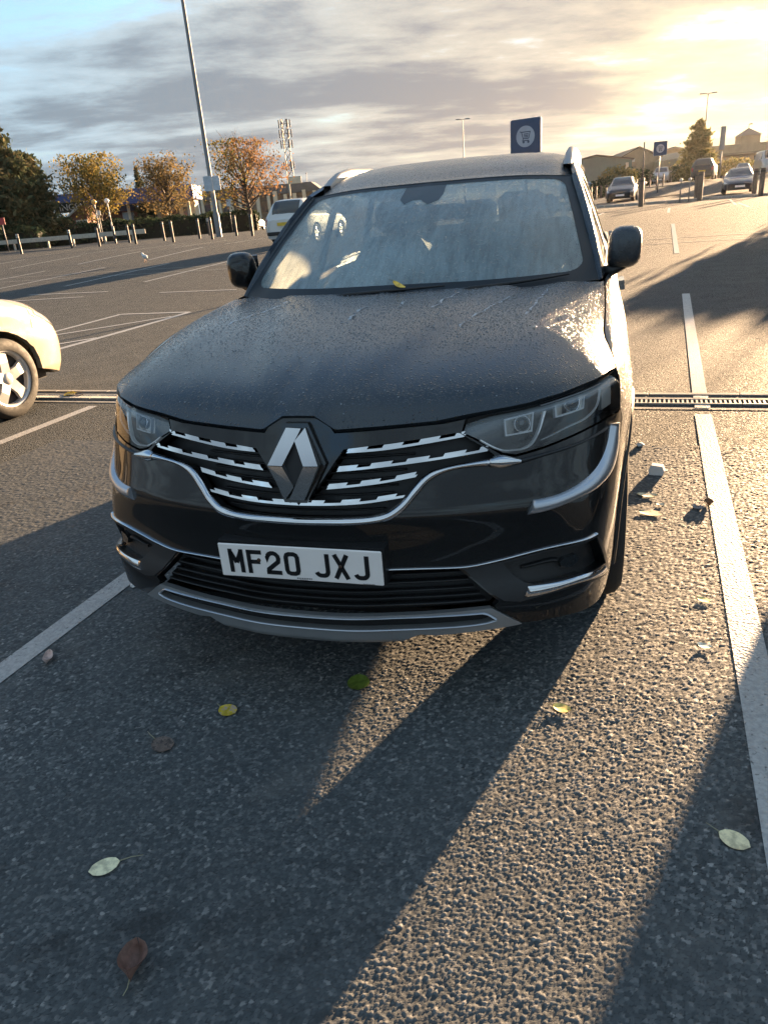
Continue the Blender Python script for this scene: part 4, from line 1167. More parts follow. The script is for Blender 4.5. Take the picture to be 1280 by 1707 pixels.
# ------------------------------------------------------------------ bollards, rails, posts
WOODB = simple('bollard_brown', (.085, .065, .050), .6, var=.25, vscale=14)
BOLL_G = simple('bollard_grey', (.035, .033, .032), .6, .0, var=.2, vscale=14)
BOLL_K = simple('bollard_black', (.02, .02, .022), .45)
WHITE = simple('white_paint', (.55, .54, .52), .5, var=.08)
def bollard(p, h, r_, style, label, group):
    b = root('bollard', label, 'bollard', tuple(p), rng.uniform(0, 6), group)
    m = MB(); m.lathe([(r_, -.1), (r_, h-.03), (r_*.8, h-.005), (.001, h)], n=12); m.build('post', {'k': BOLL_K, 'g': BOLL_G, 'w': WOODB}[style], b)
    m = MB()
    if style == 'k':
        for z in (h*.80, h*.90):
            q = MB(); q.lathe([(r_+.004, z), (r_+.005, z+.01), (r_+.005, z+.055), (r_+.004, z+.065)], n=12); q.build('band', WHITE, b)
    else:
        m.lathe([(r_+.003, h*.86), (r_+.006, h*.87), (r_+.006, h*.90), (r_+.003, h*.91)], n=12); m.build('band', STEEL if style == 'g' else BOLL_G, b)
    return b
bl = [(37, 423.6, 'k', 'black bollard with white bands, leftmost in front of the rail'), (121, 414, 'k', 'black white-banded bollard below the little gabled kiosk'), (167, 411, 'g', 'grey bollard just below the left belisha beacon'),
      (194, 406, 'k', 'black white-banded bollard below the right belisha beacon'), (217, 405, 'g', 'grey bollard, left one of the close pair at the rail end'), (227.5, 407, 'g', 'grey bollard, right one of the close pair at the rail end'),
      (275, 401.6, 'g', 'grey bollard, left of the pair below the middle autumn tree'), (290, 404, 'g', 'grey bollard, right of the pair below the middle autumn tree'), (333.7, 398, 'g', 'grey bollard left of the tall lamp post'),
      (354.8, 399, 'g', 'grey bollard close against the foot of the tall lamp post'), (350, 392.5, 'k', 'dark bollard half hidden behind the one at the lamp post'), (395, 393.4, 'g', 'grey bollard right of the tall lamp post'), (421.5, 393.4, 'g', 'grey bollard in front of the small dark car')]
for x, y, st, lab in bl:
    p = GP(x, y); bollard(p, 1.14, .075, st, lab, 'bollards along the left edge of the car park')
for x, y, h, lab in [(1067, 345, 1.25, 'thick brown post beside the dark parked car'), (1159, 333, 1.3, 'thick brown post, left of the pair below the dark estate car'), (1165, 335, 1.32, 'thick brown post, right of the pair below the dark estate car'),
                     (1255.4, 326, 1.25, 'thick brown post just right of the saloon car'), (1266.7, 327, 1.25, 'thick brown post at the right edge past the saloon')]:
    p = GP(x, y); bollard(p, h, .115, 'w', lab, 'brown posts along the far kerb')
def rail():
    r_ = root('barrier_rail', 'cream low barrier rail on posts in front of the dark hedge', 'rail', (0, 44.0, .45))
    CREAM = simple('cream_rail', (.45, .41, .34), .6, var=.15)
    m = MB(); m.box((-43.5, 0, .62), (22.5, .07, .30), bev=.02); m.build('beam', CREAM, r_)
    for x in (-53.8, -50.4, -47, -44.1, -40.9, -38.6, -35.8, -33.4):
        m = MB(); m.box((x, .10, .3), (.13, .12, .75), bev=.01); m.build('post', CREAM, r_)
rail()

def lamp_post(base, h, r0, r1, label, heads=2, arm=.7, box=None, rz=0.):
    b = root('lamp_post', label, 'lamp post', tuple(base), rz)
    m = MB(); m.lathe([(r0*1.35, 0), (r0*1.35, 1.3), (r0, 1.36), (r1, h)], n=12); m.build('pole', STEEL, b)
    for s_ in ((-1, 1)[:heads]):
        m = MB(); m.tube([(0, 0, h), (s_*arm*.5, 0, h+.07), (s_*arm, 0, h+.08)], .04, 6)
        m.box((s_*(arm+.28), 0, h+.09), (.62, .26, .12), bev=.04); m.build('lamp_head', simple('lamp_grey', (.22, .22, .23), .5), b)
    if box:
        z, w, hh = box
        m = MB(); m.box((-.12, -.30, z), (w*.52, .05, hh), bev=.01); m.build('sign_panel', simple('sign_pale', (.42, .50, .58), .5), b)
        m = MB(); m.box((.36, -.26, z), (w*.46, .05, hh*.96), bev=.01); m.build('sign_panel', simple('sign_pale2', (.48, .55, .62), .5), b)
    return b
p = GP(366, 395); lamp_post(p, 17.5, .135, .075, 'very tall lamp post with pale box signs among left bollards', box=(2.95, .95, .80), rz=R(20))
q = PX(1171, 262, 92.); lamp_post((q[0], q[1], gz(q[0], q[1])), 10.2-.6, .10, .06, 'twin-headed lamp post rising behind the conical tree', arm=.45, rz=R(10))
q = PX(773, 262, 97.); lamp_post((q[0], q[1], .3), 10.6, .09, .05, 'distant thin lamp post above the middle of the SUV roof', arm=.35, rz=R(20))

# trolley signs
NAVY = simple('sign_navy', (.045, .075, .15), .4, var=.06); PALE = simple('sign_circle_grey', (.40, .44, .52), .45, var=.05); INK = simple('sign_ink', (.06, .08, .13), .4)
def trolley_sign(c, size, label, post_mat=None, rz=0.):
    g = gz(c[0], c[1]); h = c[2]-g
    b = root('trolley_sign', label, 'sign', (c[0], c[1], g), rz, 'blue trolley bay signs')
    m = MB(); m.tube([(0, .03, 0), (0, .03, h)], .04, 8); m.build('post', simple('sign_post', (.10, .11, .13), .5), b)
    s = size/2; rr = s*.10; po = []
    for cx, cz, a0 in ((s-rr, s-rr, 0), (-s+rr, s-rr, 90), (-s+rr, -s+rr, 180), (s-rr, -s+rr, 270)):
        po += [(cx+rr*math.cos(R(a0+k*30)), cz+rr*math.sin(R(a0+k*30))) for k in range(4)]
    fn = lambda a, z, y: (a, -y, h+z)
    m = MB(); m.prism(po, -.02, .03, fn); bd = m.build('board', NAVY, b)
    m = MB(); m.prism([(s*1.02*(a > 0)-(s*1.02*(a <= 0)), z) for a, z in ()] or [(a*1.03, z*1.03) for a, z in po], -.03, .02, fn); m.build('board_rim', WHITE, b)
    m = MB(); m.prism([(s*.62*math.cos(t), s*.62*math.sin(t)) for t in np.linspace(0, 2*math.pi, 33)[:-1]], .028, .034, fn); m.build('disc', PALE, bd)
    m = MB(); w = s*.055
    for pts in ([(-.36, .30), (-.26, .26), (-.15, -.12), (.22, -.12)], [(-.26, .26), (.32, .26), (.22, -.12)], [(-.15, -.12), (-.18, -.24), (.24, -.24)], [(-.12, .14), (.20, .14)], [(-.11, .05), (.19, .05)], [(-.10, -.03), (.18, -.03)]):
        Lf, Rt = stroke_poly([(a*s, z*s) for a, z in pts], w); n = len(Lf)
        m.add([fn(a, z, .037) for a, z in Lf+Rt], [(i, n+i, n+i+1, i+1) for i in range(n-1)])
    for a in (-.12, .20): m.prism([(a*s+s*.075*math.cos(t), -.32*s+s*.075*math.sin(t)) for t in np.linspace(0, 2*math.pi, 13)[:-1]], .034, .038, fn)
    tag(m.build('trolley_symbol', INK, bd), 'line drawing of a shopping trolley')
    return b
trolley_sign(PX(876, 227.5, 21.), .90, 'large blue trolley sign with grey disc above the SUV roof', rz=R(-12))
trolley_sign(PX(1100, 247.5, 52.), .90, 'small far blue trolley sign above the white SUV', rz=R(10))

# ------------------------------------------------------------------ buildings
BRICK = simple('brick_red', (.17, .075, .055), .85, var=.3, vscale=5, bump=.004, bscale=30)
CREAMW = simple('cream_render', (.66, .58, .43), .8, var=.1, vscale=2)
BLUEF = simple('blue_fascia', (.025, .06, .20), .45, var=.1)
ROOFG = simple('roof_grey', (.10, .105, .11), .7, var=.2, vscale=1)
GREENM = simple('shed_green', (.12, .17, .155), .6, var=.1, vscale=.6)
TAN = simple('tan_wall', (.33, .27, .19), .8, var=.15, vscale=1)
WIN = simple('window_glass', (.05, .07, .09), .08, coat=1.)
def frame_at(px, py, depth, rz):
    """root placed on the ground under a photo point"""
    q = PX(px, py, depth); return (float(q[0]), float(q[1]), float(gz(q[0], q[1])))
def filling_station():
    L0 = frame_at(225, 345, 82, 0)
    b = root('filling_station', 'petrol station with blue canopy fascia and brick shop behind hedge', 'building', L0, YAW+R(3))
    m = MB(); m.box((-1.0, 3, 4.35), (15.5, 7.0, 1.55), bev=.05); m.build('canopy', BLUEF, b)
    m = MB(); m.box((-4.2, 3.1, 3.35), (7.4, .4, .8)); m.build('shop_fascia', BLUEF, b)
    m = MB(); m.box((-4.0, 5.2, 1.6), (7.6, 4, 3.4)); m.build('brick_wall', BRICK, b)
    for x, w in ((-1.6, 1.35), (-5.4, 1.0)):
        f = MB(); f.box((x, 3.17, 2.35), (w, .08, .95)); wv = f.build('window', WHITE, b)
        f = MB(); f.box((x-w*.23, 3.12, 2.35), (w*.42, .05, .82)); f.box((x+w*.23, 3.12, 2.35), (w*.42, .05, .82)); f.build('pane', simple('pane_sky', (.30, .38, .45), .1, coat=1.), wv)
    m = MB(); m.box((3.4, 4.6, 1.9), (5.6, 3, 3.9)); m.build('cream_wall', CREAMW, b)
    m = MB(); m.box((3.4, 3.0, 3.20), (5.9, .3, .40)); m.build('cream_band', CREAMW, b)
    for x in (1.3, 2.6, 3.9, 5.2):
        f = MB(); f.box((x, 3.06, 2.35), (.8, .06, 1.05)); f.build('window', WIN, b)
    for x in (-7.5, -1.0, 5.8):
        f = MB(); f.box((x, 1.2, 1.8), (.28, .28, 3.7)); f.build('column', CREAMW, b)
filling_station()
def kiosk():
    b = root('kiosk', 'small dark brick kiosk with white sloping gable edge beside hedge', 'building', frame_at(127, 378, 64, 0), YAW+R(4)); b.scale = (1.15, 1.15, 1.22)
    m = MB(); m.prism([(-1.35, 0), (1.0, 0), (1.0, 2.55), (.7, 2.55), (-1.35, 1.25)], 0, 2.5, lambda a, z, y: (a, y, z)); m.build('wall', BRICK, b)
    m = MB(); m.tube([(-1.75, -.05, 1.05), (.78, -.05, 2.65)], .085, 6); m.build('gable_board', WHITE, b)
    m = MB(); m.tube([(-1.85, -.1, 1.05), (-1.5, -.1, -.1)], .04, 6); m.build('downpipe', STEEL, b)
    m = MB(); m.box((.55, -.04, 1.05), (.85, .06, 1.15)); w_ = m.build('window', WHITE, b)
    m = MB(); m.box((.35, -.08, 1.05), (.3, .05, .95)); m.box((.75, -.08, 1.05), (.3, .05, .95)); m.build('pane', simple('pane_sky', (.30, .38, .45), .1), w_)
kiosk()
def shop_letters():
    b = root('shop_letters', 'white raised letters half lost among the dark foliage', 'lettering', tuple(PX(117, 350, 64)), YAW+R(2))
    c = bpy.data.curves.new('txt', 'FONT'); c.body = 'INGS'; c.size = .78; c.extrude = .03; c.align_x = 'CENTER'
    o = bpy.data.objects.new('txt', c); COL.objects.link(o); bpy.context.view_layer.update()
    me = bpy.data.meshes.new_from_object(o.evaluated_get(bpy.context.evaluated_depsgraph_get())); bpy.data.objects.remove(o)
    me.materials.clear(); me.materials.append(WHITE)
    put('letter', me, b, (0, -.05, -.05), (math.pi/2, 0, 0))
    m = MB(); m.box((0, .1, .2), (2.6, .1, .8)); m.build('backing', simple('dark_green_board', (.012, .02, .018), .6), b)
    m = MB(); m.box((-.9, .1, -1.2), (.08, .08, 2.1)); m.box((.9, .1, -1.2), (.08, .08, 2.1)); m.build('support', BOLL_K, b)
shop_letters()
def retail():
    b = root('retail_unit', 'long low retail unit with sunlit cream pillars behind the trees', 'building', frame_at(430, 345, 100, 0), YAW+R(-4))
    m = MB(); m.box((0, 4, 1.9), (17, 5, 3.8)); m.build('wall', simple('retail_wall', (.20, .15, .11), .8, var=.3, vscale=.8), b)
    m = MB(); m.prism([(-9, 3.8), (9, 3.8), (7.5, 5.0), (-7.5, 5.0)], 1.2, 6.5, lambda a, z, y: (a, y, z)); m.build('roof', ROOFG, b)
    for k in range(13):
        x = -8.0+k*1.32+rng.uniform(-.2, .2)
        m = MB(); m.box((x, 1.2, 1.7), (.35+.25*rng.random(), .35, 4.0+rng.uniform(-.3, 1.2))); m.build('pillar', CREAMW, b)
    for k in range(6):
        m = MB(); m.box((-7.2+k*2.7, 1.47, 2.4), (1.2, .06, 1.5)); m.build('window', WIN, b)
retail()
def pole_sign():
    c = PX(491, 300, 95); g = gz(c[0], c[1])
    b = root('pole_sign', 'blank cream sign panel on pole below the lattice mast', 'sign', (c[0], c[1], g), YAW)
    m = MB(); m.box((0, 0, c[2]-g), (1.75, .25, .85), bev=.03); m.build('panel', CREAMW, b)
    m = MB(); m.tube([(-.75, 0, 0), (-.75, 0, c[2]-g)], .10, 8); m.build('post', CREAMW, b)
pole_sign()
def mast():
    c = PX(489, 335, 205); b = root('lattice_mast', 'tall steel lattice telecoms mast on the left skyline', 'mast', (c[0], c[1], 0), .4)
    H = 25.0; m = MB(); n = 12
    W = lambda z: 1.25-.75*z/H
    for sx in (-1, 1):
        for sy in (-1, 1): m.tube([(sx*W(0), sy*W(0), 0), (sx*W(H), sy*W(H), H)], .09, 5)
    for k in range(n):
        z0, z1 = H*k/n, H*(k+1)/n
        for a, b_ in (((-1, -1), (1, -1)), ((1, -1), (1, 1)), ((1, 1), (-1, 1)), ((-1, 1), (-1, -1))):
            m.tube([(a[0]*W(z0), a[1]*W(z0), z0), (b_[0]*W(z1), b_[1]*W(z1), z1)], .05, 4); m.tube([(b_[0]*W(z0), b_[1]*W(z0), z0), (a[0]*W(z1), a[1]*W(z1), z1)], .05, 4)
    m.build('lattice', simple('mast_steel', (.14, .145, .15), .6, .4), b)
    for z, r_ in ((H-1.2, 1.5), (H-3.6, 1.6), (H-6.2, 1.5), (H-11.5, 1.3)):
        for k in range(6):
            a = k*math.pi/3; q = MB(); q.box((r_*math.cos(a), r_*math.sin(a), z), (.35, .35, 2.0), a); q.tube([(0, 0, z), (r_*math.cos(a), r_*math.sin(a), z)], .05, 4); q.build('antenna', simple('antenna_grey', (.16, .165, .17), .6), b)
mast()
def far_masts():
    for x, y, d, h, lab in ((513, 312, 160, 6.5, 'tiny distant mast right of the lattice tower'), (1072.5, 262, 60, 5.2, 'thin dark pole left of the far trolley sign')):
        c = PX(x, y, d); g = float(gz(c[0], c[1])); top = PX(x, 288 if x < 600 else 237, d)
        b = root('thin_mast', lab, 'pole', (c[0], c[1], g))
        m = MB(); m.tube([(0, 0, 0), (0, 0, top[2]-g)], [.09, .05], 6); m.build('pole', simple('pole_dark', (.06, .06, .065), .5), b)
        m = MB(); m.box((0, 0, top[2]-g-.12), (.22 if x < 600 else .1, .1, .2)); m.build('cap', simple('pole_dark', (.06, .06, .065), .5), b)
far_masts()
def shed(px, py, depth, W, D, eave, ridge, wall, roofm, label, rz, extra=None, name='warehouse'):
    b = root(name, label, 'building', frame_at(px, py, depth, 0), rz)
    m = MB(); m.prism([(-W/2, -1), (W/2, -1), (W/2, eave), (0, ridge), (-W/2, eave)], 0, D, lambda a, z, y: (a, y, z)); m.build('wall', wall, b)
    o = .35
    for s_ in (-1, 1):
        m = MB(); m.prism([(s_*(W/2+o), eave-o*.2+.05), (0, ridge+.08), (0, ridge+.3), (s_*(W/2+o), eave+.2)], -.4, D+.4, lambda a, z, y: (a, y, z)); m.build('roof_slope', roofm, b)
    return b
b = shed(992, 300, 128, 12.0, 26, 4.9, 5.9, GREENM, simple('shed_roof_brown', (.10, .085, .07), .7), 'large grey-green shed with shallow roof behind the parked cars', YAW-R(16))
m = MB(); m.box((5.2, -.06, 2.3), (.5, .1, 4.4)); m.build('corner_trim', CREAMW, b)
b = shed(1062, 300, 140, 13.5, 30, 3.7, 6.9, TAN, simple('shed_roof_brown2', (.13, .11, .085), .7), 'brown gabled shed right of the grey-green one', YAW-R(10))
for x in (-1.0, 1.2, 4.2):
    m = MB(); m.box((x, -.06, 2.2), (1.2, .1, 3.4)); m.build('door', simple('shed_door', (.24, .20, .15), .7), b)
m = MB(); m.box((-1.5, -.08, 4.9), (1.6, .1, .6)); m.build('sign_panel', WHITE, b)
b = shed(1120, 298, 150, 13, 14, 4.6, 6.2, TAN, simple('shed_roof_pale', (.34, .32, .29), .6), 'low pale-roofed unit left of the conical tree', YAW-R(8))
m = MB(); m.box((0, -.4, 4.3), (12.5, .6, .45)); m.build('canopy_edge', WHITE, b)
m = MB(); m.box((4.0, -.08, 2.6), (1.6, .1, 1.6)); m.build('window', WIN, b)
def cupola_store():
    b = root('superstore', 'long brown superstore with pitched clock-tower block on its roof', 'building', frame_at(1235, 285, 120, 0), YAW-R(6))
    m = MB(); m.prism([(-9, -1), (14, -1), (14, 3.6), (12, 4.8), (-7, 4.8), (-9, 3.6)], 0, 20, lambda a, z, y: (a, y, z)); m.build('wall', TAN, b)
    m = MB(); m.box((2.5, -.5, 3.35), (22, 1.2, .35)); m.build('canopy', simple('shed_roof_brown2', (.13, .11, .085), .7), b)
    m = MB(); m.box((2.3, 5, 5.0), (3.0, 3.0, 2.2)); tw = m.build('tower', TAN, b)
    m = MB(); m.add([(2.3+1.75*a, 5+1.75*c, 6.08) for a, c in ((-1, -1), (1, -1), (1, 1), (-1, 1))] + [(2.3, 5, 7.3)], [(0, 1, 4), (1, 2, 4), (2, 3, 4), (3, 0, 4), (3, 2, 1, 0)]); m.build('tower_roof', ROOFG, tw)
    m = MB(); m.tube([(2.3, 5, 7.2), (2.3, 5, 7.9)], .05, 5); m.box((2.6, 5, 7.85), (.5, .06, .18)); m.build('weather_vane', BOLL_K, tw)
    for x in (-6.5, -4.2):
        m = MB(); m.box((x, -.06, 2.9), (1.6 if x > -5 else .7, .1, .5)); m.build('sign_panel', WHITE, b)
    for k in range(8):
        m = MB(); m.box((-7+k*2.4, -.06, 1.6), (1.7, .1, 2.6)); m.build('window', WIN, b)
cupola_store()
def totem():
    c = PX(1203, 240, 75); g = float(gz(c[0], c[1])); t = PX(1205, 220, 75)[2]
    b = root('totem_sign', 'tall slate-blue totem sign near the saloon car', 'sign', (c[0], c[1], g), YAW+R(20))
    m = MB(); m.box((0, 0, (t-g+2.6)/2+.3), (.55, .22, t-g-2.2), bev=.03); m.build('panel', simple('totem_blue', (.16, .19, .23), .4), b)
    m = MB(); m.tube([(0, 0, 0), (0, 0, 2.6)], .10, 8); m.build('post', STEEL, b)
totem()
# ------------------------------------------------------------------ trees and hedges
def leafmat(name, cols, trans=.35):
    t = NT(name)
    geo = t.n('ShaderNodeNewGeometry'); rp = t.n('ShaderNodeObjectInfo')
    nz = t.noise(.55, 3, .6); n2 = t.n('ShaderNodeTexWhiteNoise', {'Vector': t.n('ShaderNodeVectorMath', {0: t.co, 1: (3., 3., 3.)}, operation='MULTIPLY').outputs[0]}, noise_dimensions='3D').outputs['Value']
    f = t.math('ADD', t.math('MULTIPLY', nz, .75), t.math('MULTIPLY', geo.outputs['Random Per Island'], .35))
    c = t.ramp(f, [(.25+.5*i/(len(cols)-1), c_) for i, c_ in enumerate(cols)])
    df = t.n('ShaderNodeBsdfDiffuse', {'Color': c}); tl = t.n('ShaderNodeBsdfTranslucent', {'Color': c})
    mx = t.n('ShaderNodeMixShader', {0: trans}); t.L.new(df.outputs[0], mx.inputs[1]); t.L.new(tl.outputs[0], mx.inputs[2])
    t.L.new(mx.outputs[0], t.out.inputs[0]); t.N.remove(t.b); return t.m
L_AUT = leafmat('leaves_autumn', [(.11, .115, .065), (.17, .14, .075), (.25, .17, .07), (.15, .125, .07)])
L_AUTY = leafmat('leaves_autumn_yellow', [(.075, .095, .045), (.13, .135, .055), (.32, .23, .065), (.22, .175, .06)])
L_RUST = leafmat('leaves_rust', [(.14, .11, .075), (.22, .14, .08), (.32, .165, .07)])
L_PINE = leafmat('needles_dark', [(.035, .055, .042), (.055, .080, .050), (.095, .105, .060), (.15, .125, .07)], .15)
L_HEDGE = leafmat('hedge_green', [(.030, .050, .032), (.050, .075, .042), (.075, .095, .055)], .15)
L_OLIVE = leafmat('leaves_olive', [(.10, .11, .05), (.17, .16, .07), (.26, .21, .09)], .4)
BARK = simple('bark', (.075, .06, .05), .9, var=.3, vscale=8, bump=.01, bscale=18)
def quads(name, C, size, mat, parent, aspect=1.5, flat=.0):
    n = len(C); a = nrg.normal(size=(n, 3)); a[:, 2] *= (1-flat); a /= np.linalg.norm(a, axis=1, keepdims=True)
    b = np.cross(a, nrg.normal(size=(n, 3))); b /= np.linalg.norm(b, axis=1, keepdims=True)
    s = size*(.6+.8*nrg.random((n, 1)))
    a = a*s*.5*aspect; b = b*s*.5
    V = np.stack([C-a, C+b*.9-a*.1, C+a, C-b*.9-a*.1], 1).reshape(-1, 3)
    me = bpy.data.meshes.new(name); me.vertices.add(4*n); me.vertices.foreach_set('co', V.ravel())
    me.loops.add(4*n); me.loops.foreach_set('vertex_index', np.arange(4*n)); me.polygons.add(n)
    me.polygons.foreach_set('loop_start', np.arange(0, 4*n, 4)); me.polygons.foreach_set('loop_total', np.full(n, 4)); me.update(calc_edges=True)
    me.materials.append(mat); o = bpy.data.objects.new(name, me); COL.objects.link(o)
    if parent: o.parent = parent
    return o
def deciduous(base, H, W, label, mat, n=7000, leaf=.16, clear=.25, sparse=1.0, group=None, second=None, side=0.):
    t = root('tree', label, 'tree', tuple(base), rng.uniform(0, 6), group); tr = MB(); tips = []
    r0 = .030*H
    trunk = [(0, 0, -.1), (rng.uniform(-.1, .1), rng.uniform(-.1, .1), H*clear), (rng.uniform(-.2, .2), rng.uniform(-.2, .2), H*.55), (rng.uniform(-.3, .3), 0, H*.86)]
    tr.tube(trunk, [r0, r0*.8, r0*.5, r0*.12], 7)
    nl = 22
    for k in range(nl):
        a = k*2.4+rng.uniform(-.3, .3); z0 = H*(clear+(.62-clear)*k/nl); el = .35+.75*k/nl+rng.uniform(-.15, .15)
        L = W*.52*(1.0-.35*(k/nl))*rng.uniform(.75, 1.1)
        d = np.array([math.cos(a)*math.cos(el), math.sin(a)*math.cos(el), math.sin(el)])
        p0 = np.array([0, 0, z0]); p1 = p0+d*L*.5+np.array([0, 0, .04*L]); p2 = p0+d*L+np.array([0, 0, .10*L])
        tr.tube([p0, p1, p2], [r0*.34, r0*.22, r0*.05], 5)
        for j in range(6):
            f = rng.uniform(.3, 1.0); q = p0+(p2-p0)*f; dd = d+np.array([rng.uniform(-.9, .9), rng.uniform(-.9, .9), rng.uniform(-.2, .9)]); dd /= np.linalg.norm(dd)
            e = q+dd*L*rng.uniform(.25, .5); tr.tube([q, e], [r0*.10, r0*.02], 4); tips += [e, (q+e)/2, q]
            for i in range(2):
                e2 = e+np.array([rng.uniform(-1, 1), rng.uniform(-1, 1), rng.uniform(-.4, .8)])*W*.09; tr.tube([(q+e)/2, e2], [r0*.05, r0*.015], 3); tips.append(e2)
    tr.build('trunk', BARK, t)
    T = np.array(tips); cz = H*(clear+1)/2
    T = T[T[:, 2] > H*clear*.8]
    idx = nrg.integers(0, len(T), n); C = T[idx]+nrg.normal(size=(n, 3))*W*.042*sparse
    C[:, 2] = np.minimum(C[:, 2], H*(1.0-.06*nrg.random(n)))
    if second is not None:
        k = (C[:, 0]*math.cos(side)+C[:, 1]*math.sin(side)+nrg.normal(size=n)*W*.12) > W*.12
        quads('crown', C[~k], leaf, mat, t); quads('crown', C[k], leaf, second, t)
    else: quads('crown', C, leaf, mat, t)
    return t
def conifer(base, H, W, label, mat, n=9000, leaf=.22, group=None, ragged=.25, power=.8, low=.05):
    t = root('conifer', label, 'tree', tuple(base), rng.uniform(0, 6), group); tr = MB(); r0 = .03*H
    tr.tube([(0, 0, -.1), (0, 0, H*.5), (0, 0, H*.97)], [r0, r0*.6, .02], 7); C = []
    nb = int(90)
    for k in range(nb):
        f = low+(1-low)*k/nb; z = H*f; a = k*2.399+rng.uniform(-.3, .3); L = W*.5*((1-f)**power+.05)*rng.uniform(1-ragged*1.6, 1+ragged*.5)
        d = np.array([math.cos(a), math.sin(a), rng.uniform(-.15, .35)])
        tr.tube([(0, 0, z), tuple(np.array([0, 0, z])+d*L)], [r0*.18, .01], 4)
        m = int(n/nb*(.4+1.2*L/(W*.5)))
        u = nrg.random((m, 1))**.6; P = np.array([0, 0, z])+d*L*u
        P = P+nrg.normal(size=(m, 3))*np.array([1, 1, .6])*L*.13*(.5+u); C.append(P)
    tr.build('trunk', BARK, t); quads('crown', np.vstack(C), leaf, mat, t, 2.2)
    return t
def on_ground(px, py, depth):
    q = PX(px, py, depth); return (q[0], q[1], float(gz(q[0], q[1])))
# heights: photo top against the horizon at that depth
def top_h(px, py_top, depth):
    q = PX(px, py_top, depth); return float(q[2]-gz(q[0], q[1]))
GL = 'trees along the left edge of the car park'
for px, top, dep, W, lab, n in ((22, 222, 58, 6.2, 'tallest dark conifer at the left edge', 14000), (70, 262, 60, 4.6, 'shorter brownish conifer between the tall one and the autumn trees', 9000), (-40, 235, 57, 6.0, 'dark conifer cut off by the left edge of the photo', 9000)):
    conifer(on_ground(px, 390, dep), top_h(px, top, dep)+.15, W, lab, L_PINE, n, .20, GL, power=.42, low=.03)
deciduous(on_ground(171, 378, 66), top_h(171, 262, 66)+.2, 7.0, 'yellowing round tree, leftmost of the three autumn trees', L_AUTY, 7000, .15, .18, group=GL)
deciduous(on_ground(286, 372, 68), top_h(286, 258, 68)+.2, 6.2, 'thin rusty tree, middle of the three autumn trees', L_AUT, 4400, .14, .24, group=GL)
deciduous(on_ground(418, 372, 60), top_h(418, 240, 60)+.2, 7.4, 'big bare-branched rust tree beside the lamp post', L_RUST, 4600, .13, .22, group=GL, second=L_AUTY, side=.6)
conifer(on_ground(240, 350, 84), top_h(240, 278, 84), 2.6, 'small dark conifer between two autumn trees', L_PINE, 2500, .2, GL)
conifer(on_ground(1160, 285, 86), top_h(1158, 203, 86), 3.9, 'conical green tree beside the twin-headed lamp post', L_OLIVE, 5200, .26, None, power=.55, low=.03, ragged=.45)
def bush(px, py, dep, W, H, label, mat, n=1800, leaf=.16, group='bushes and hedges'):
    b = root('bush', label, 'bush', on_ground(px, py, dep), 0, group)
    u = nrg.normal(size=(n, 3)); u /= np.linalg.norm(u, axis=1, keepdims=True); r_ = .55+.45*nrg.random((n, 1))
    C = u*r_*np.array([W/2, W/2*.7, H*.55])+np.array([0, 0, H*.5]); C += nrg.normal(size=C.shape)*.08; C[:, 2] = np.abs(C[:, 2])
    quads('foliage', C, leaf, mat, b)
    m = MB(); [m.tube([(0, 0, 0), (math.cos(k)*W*.25, math.sin(k)*W*.2, H*.7)], .03, 4) for k in range(5)]; m.build('stem', BARK, b); return b
def hedge(px0, px1, py, dep, H, label, D=1.2):
    a, b_ = np.array(PX(px0, py, dep)), np.array(PX(px1, py, dep)); L = np.hypot(*(b_-a)[:2]); c = (a+b_)/2
    h = root('hedge', label, 'hedge', (c[0], c[1], float(gz(c[0], c[1]))), math.atan2(b_[1]-a[1], b_[0]-a[0]), 'bushes and hedges')
    n = int(900*L*.28); C = np.stack([(nrg.random(n)-.5)*L, (nrg.random(n)-.5)*D, H*(1-.9*nrg.random(n)**2)], 1)
    C[:, 2] += .12*np.sin(C[:, 0]*2.1)+nrg.normal(size=n)*.07; quads('foliage', C, .19, L_HEDGE, h)
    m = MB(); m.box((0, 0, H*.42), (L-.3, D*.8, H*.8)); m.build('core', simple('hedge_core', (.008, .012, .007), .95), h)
hedge(-30, 70, 385, 56, 1.5, 'clipped dark hedge at the far left behind the rail'); hedge(60, 122, 378, 60, 2.0, 'tall dark hedge left of the little kiosk')
hedge(128, 222, 378, 62, 1.6, 'low dark hedge under the belisha beacons'); hedge(212, 352, 372, 64, 1.6, 'long dark hedge before the sunlit shop'); hedge(350, 432, 366, 62, 1.6, 'dark hedge behind the tall lamp post')
bush(1028, 306, 66, 3.6, 2.3, 'olive bush in front of the grey-green shed', L_OLIVE, 1800); bush(1063, 302, 70, 3.0, 1.7, 'small dark bush below the brown shed', L_HEDGE, 1300); bush(1005, 305, 62, 2.6, 1.5, 'dark bush beside the SUV pillar', L_HEDGE, 1200)
bush(1128, 300, 84, 4.5, 1.7, 'green shrub behind the white SUV', L_HEDGE, 1500); bush(1150, 298, 78, 3.2, 1.5, 'shrub at the foot of the conical tree', L_OLIVE, 1200); bush(545, 330, 110, 9, 3.2, 'scrubby green bank beyond the white hatchback', L_HEDGE, 2500, .3)
bush(1215, 290, 90, 7, 2.0, 'hazy shrubs behind the saloon car', L_OLIVE, 1600, .22)

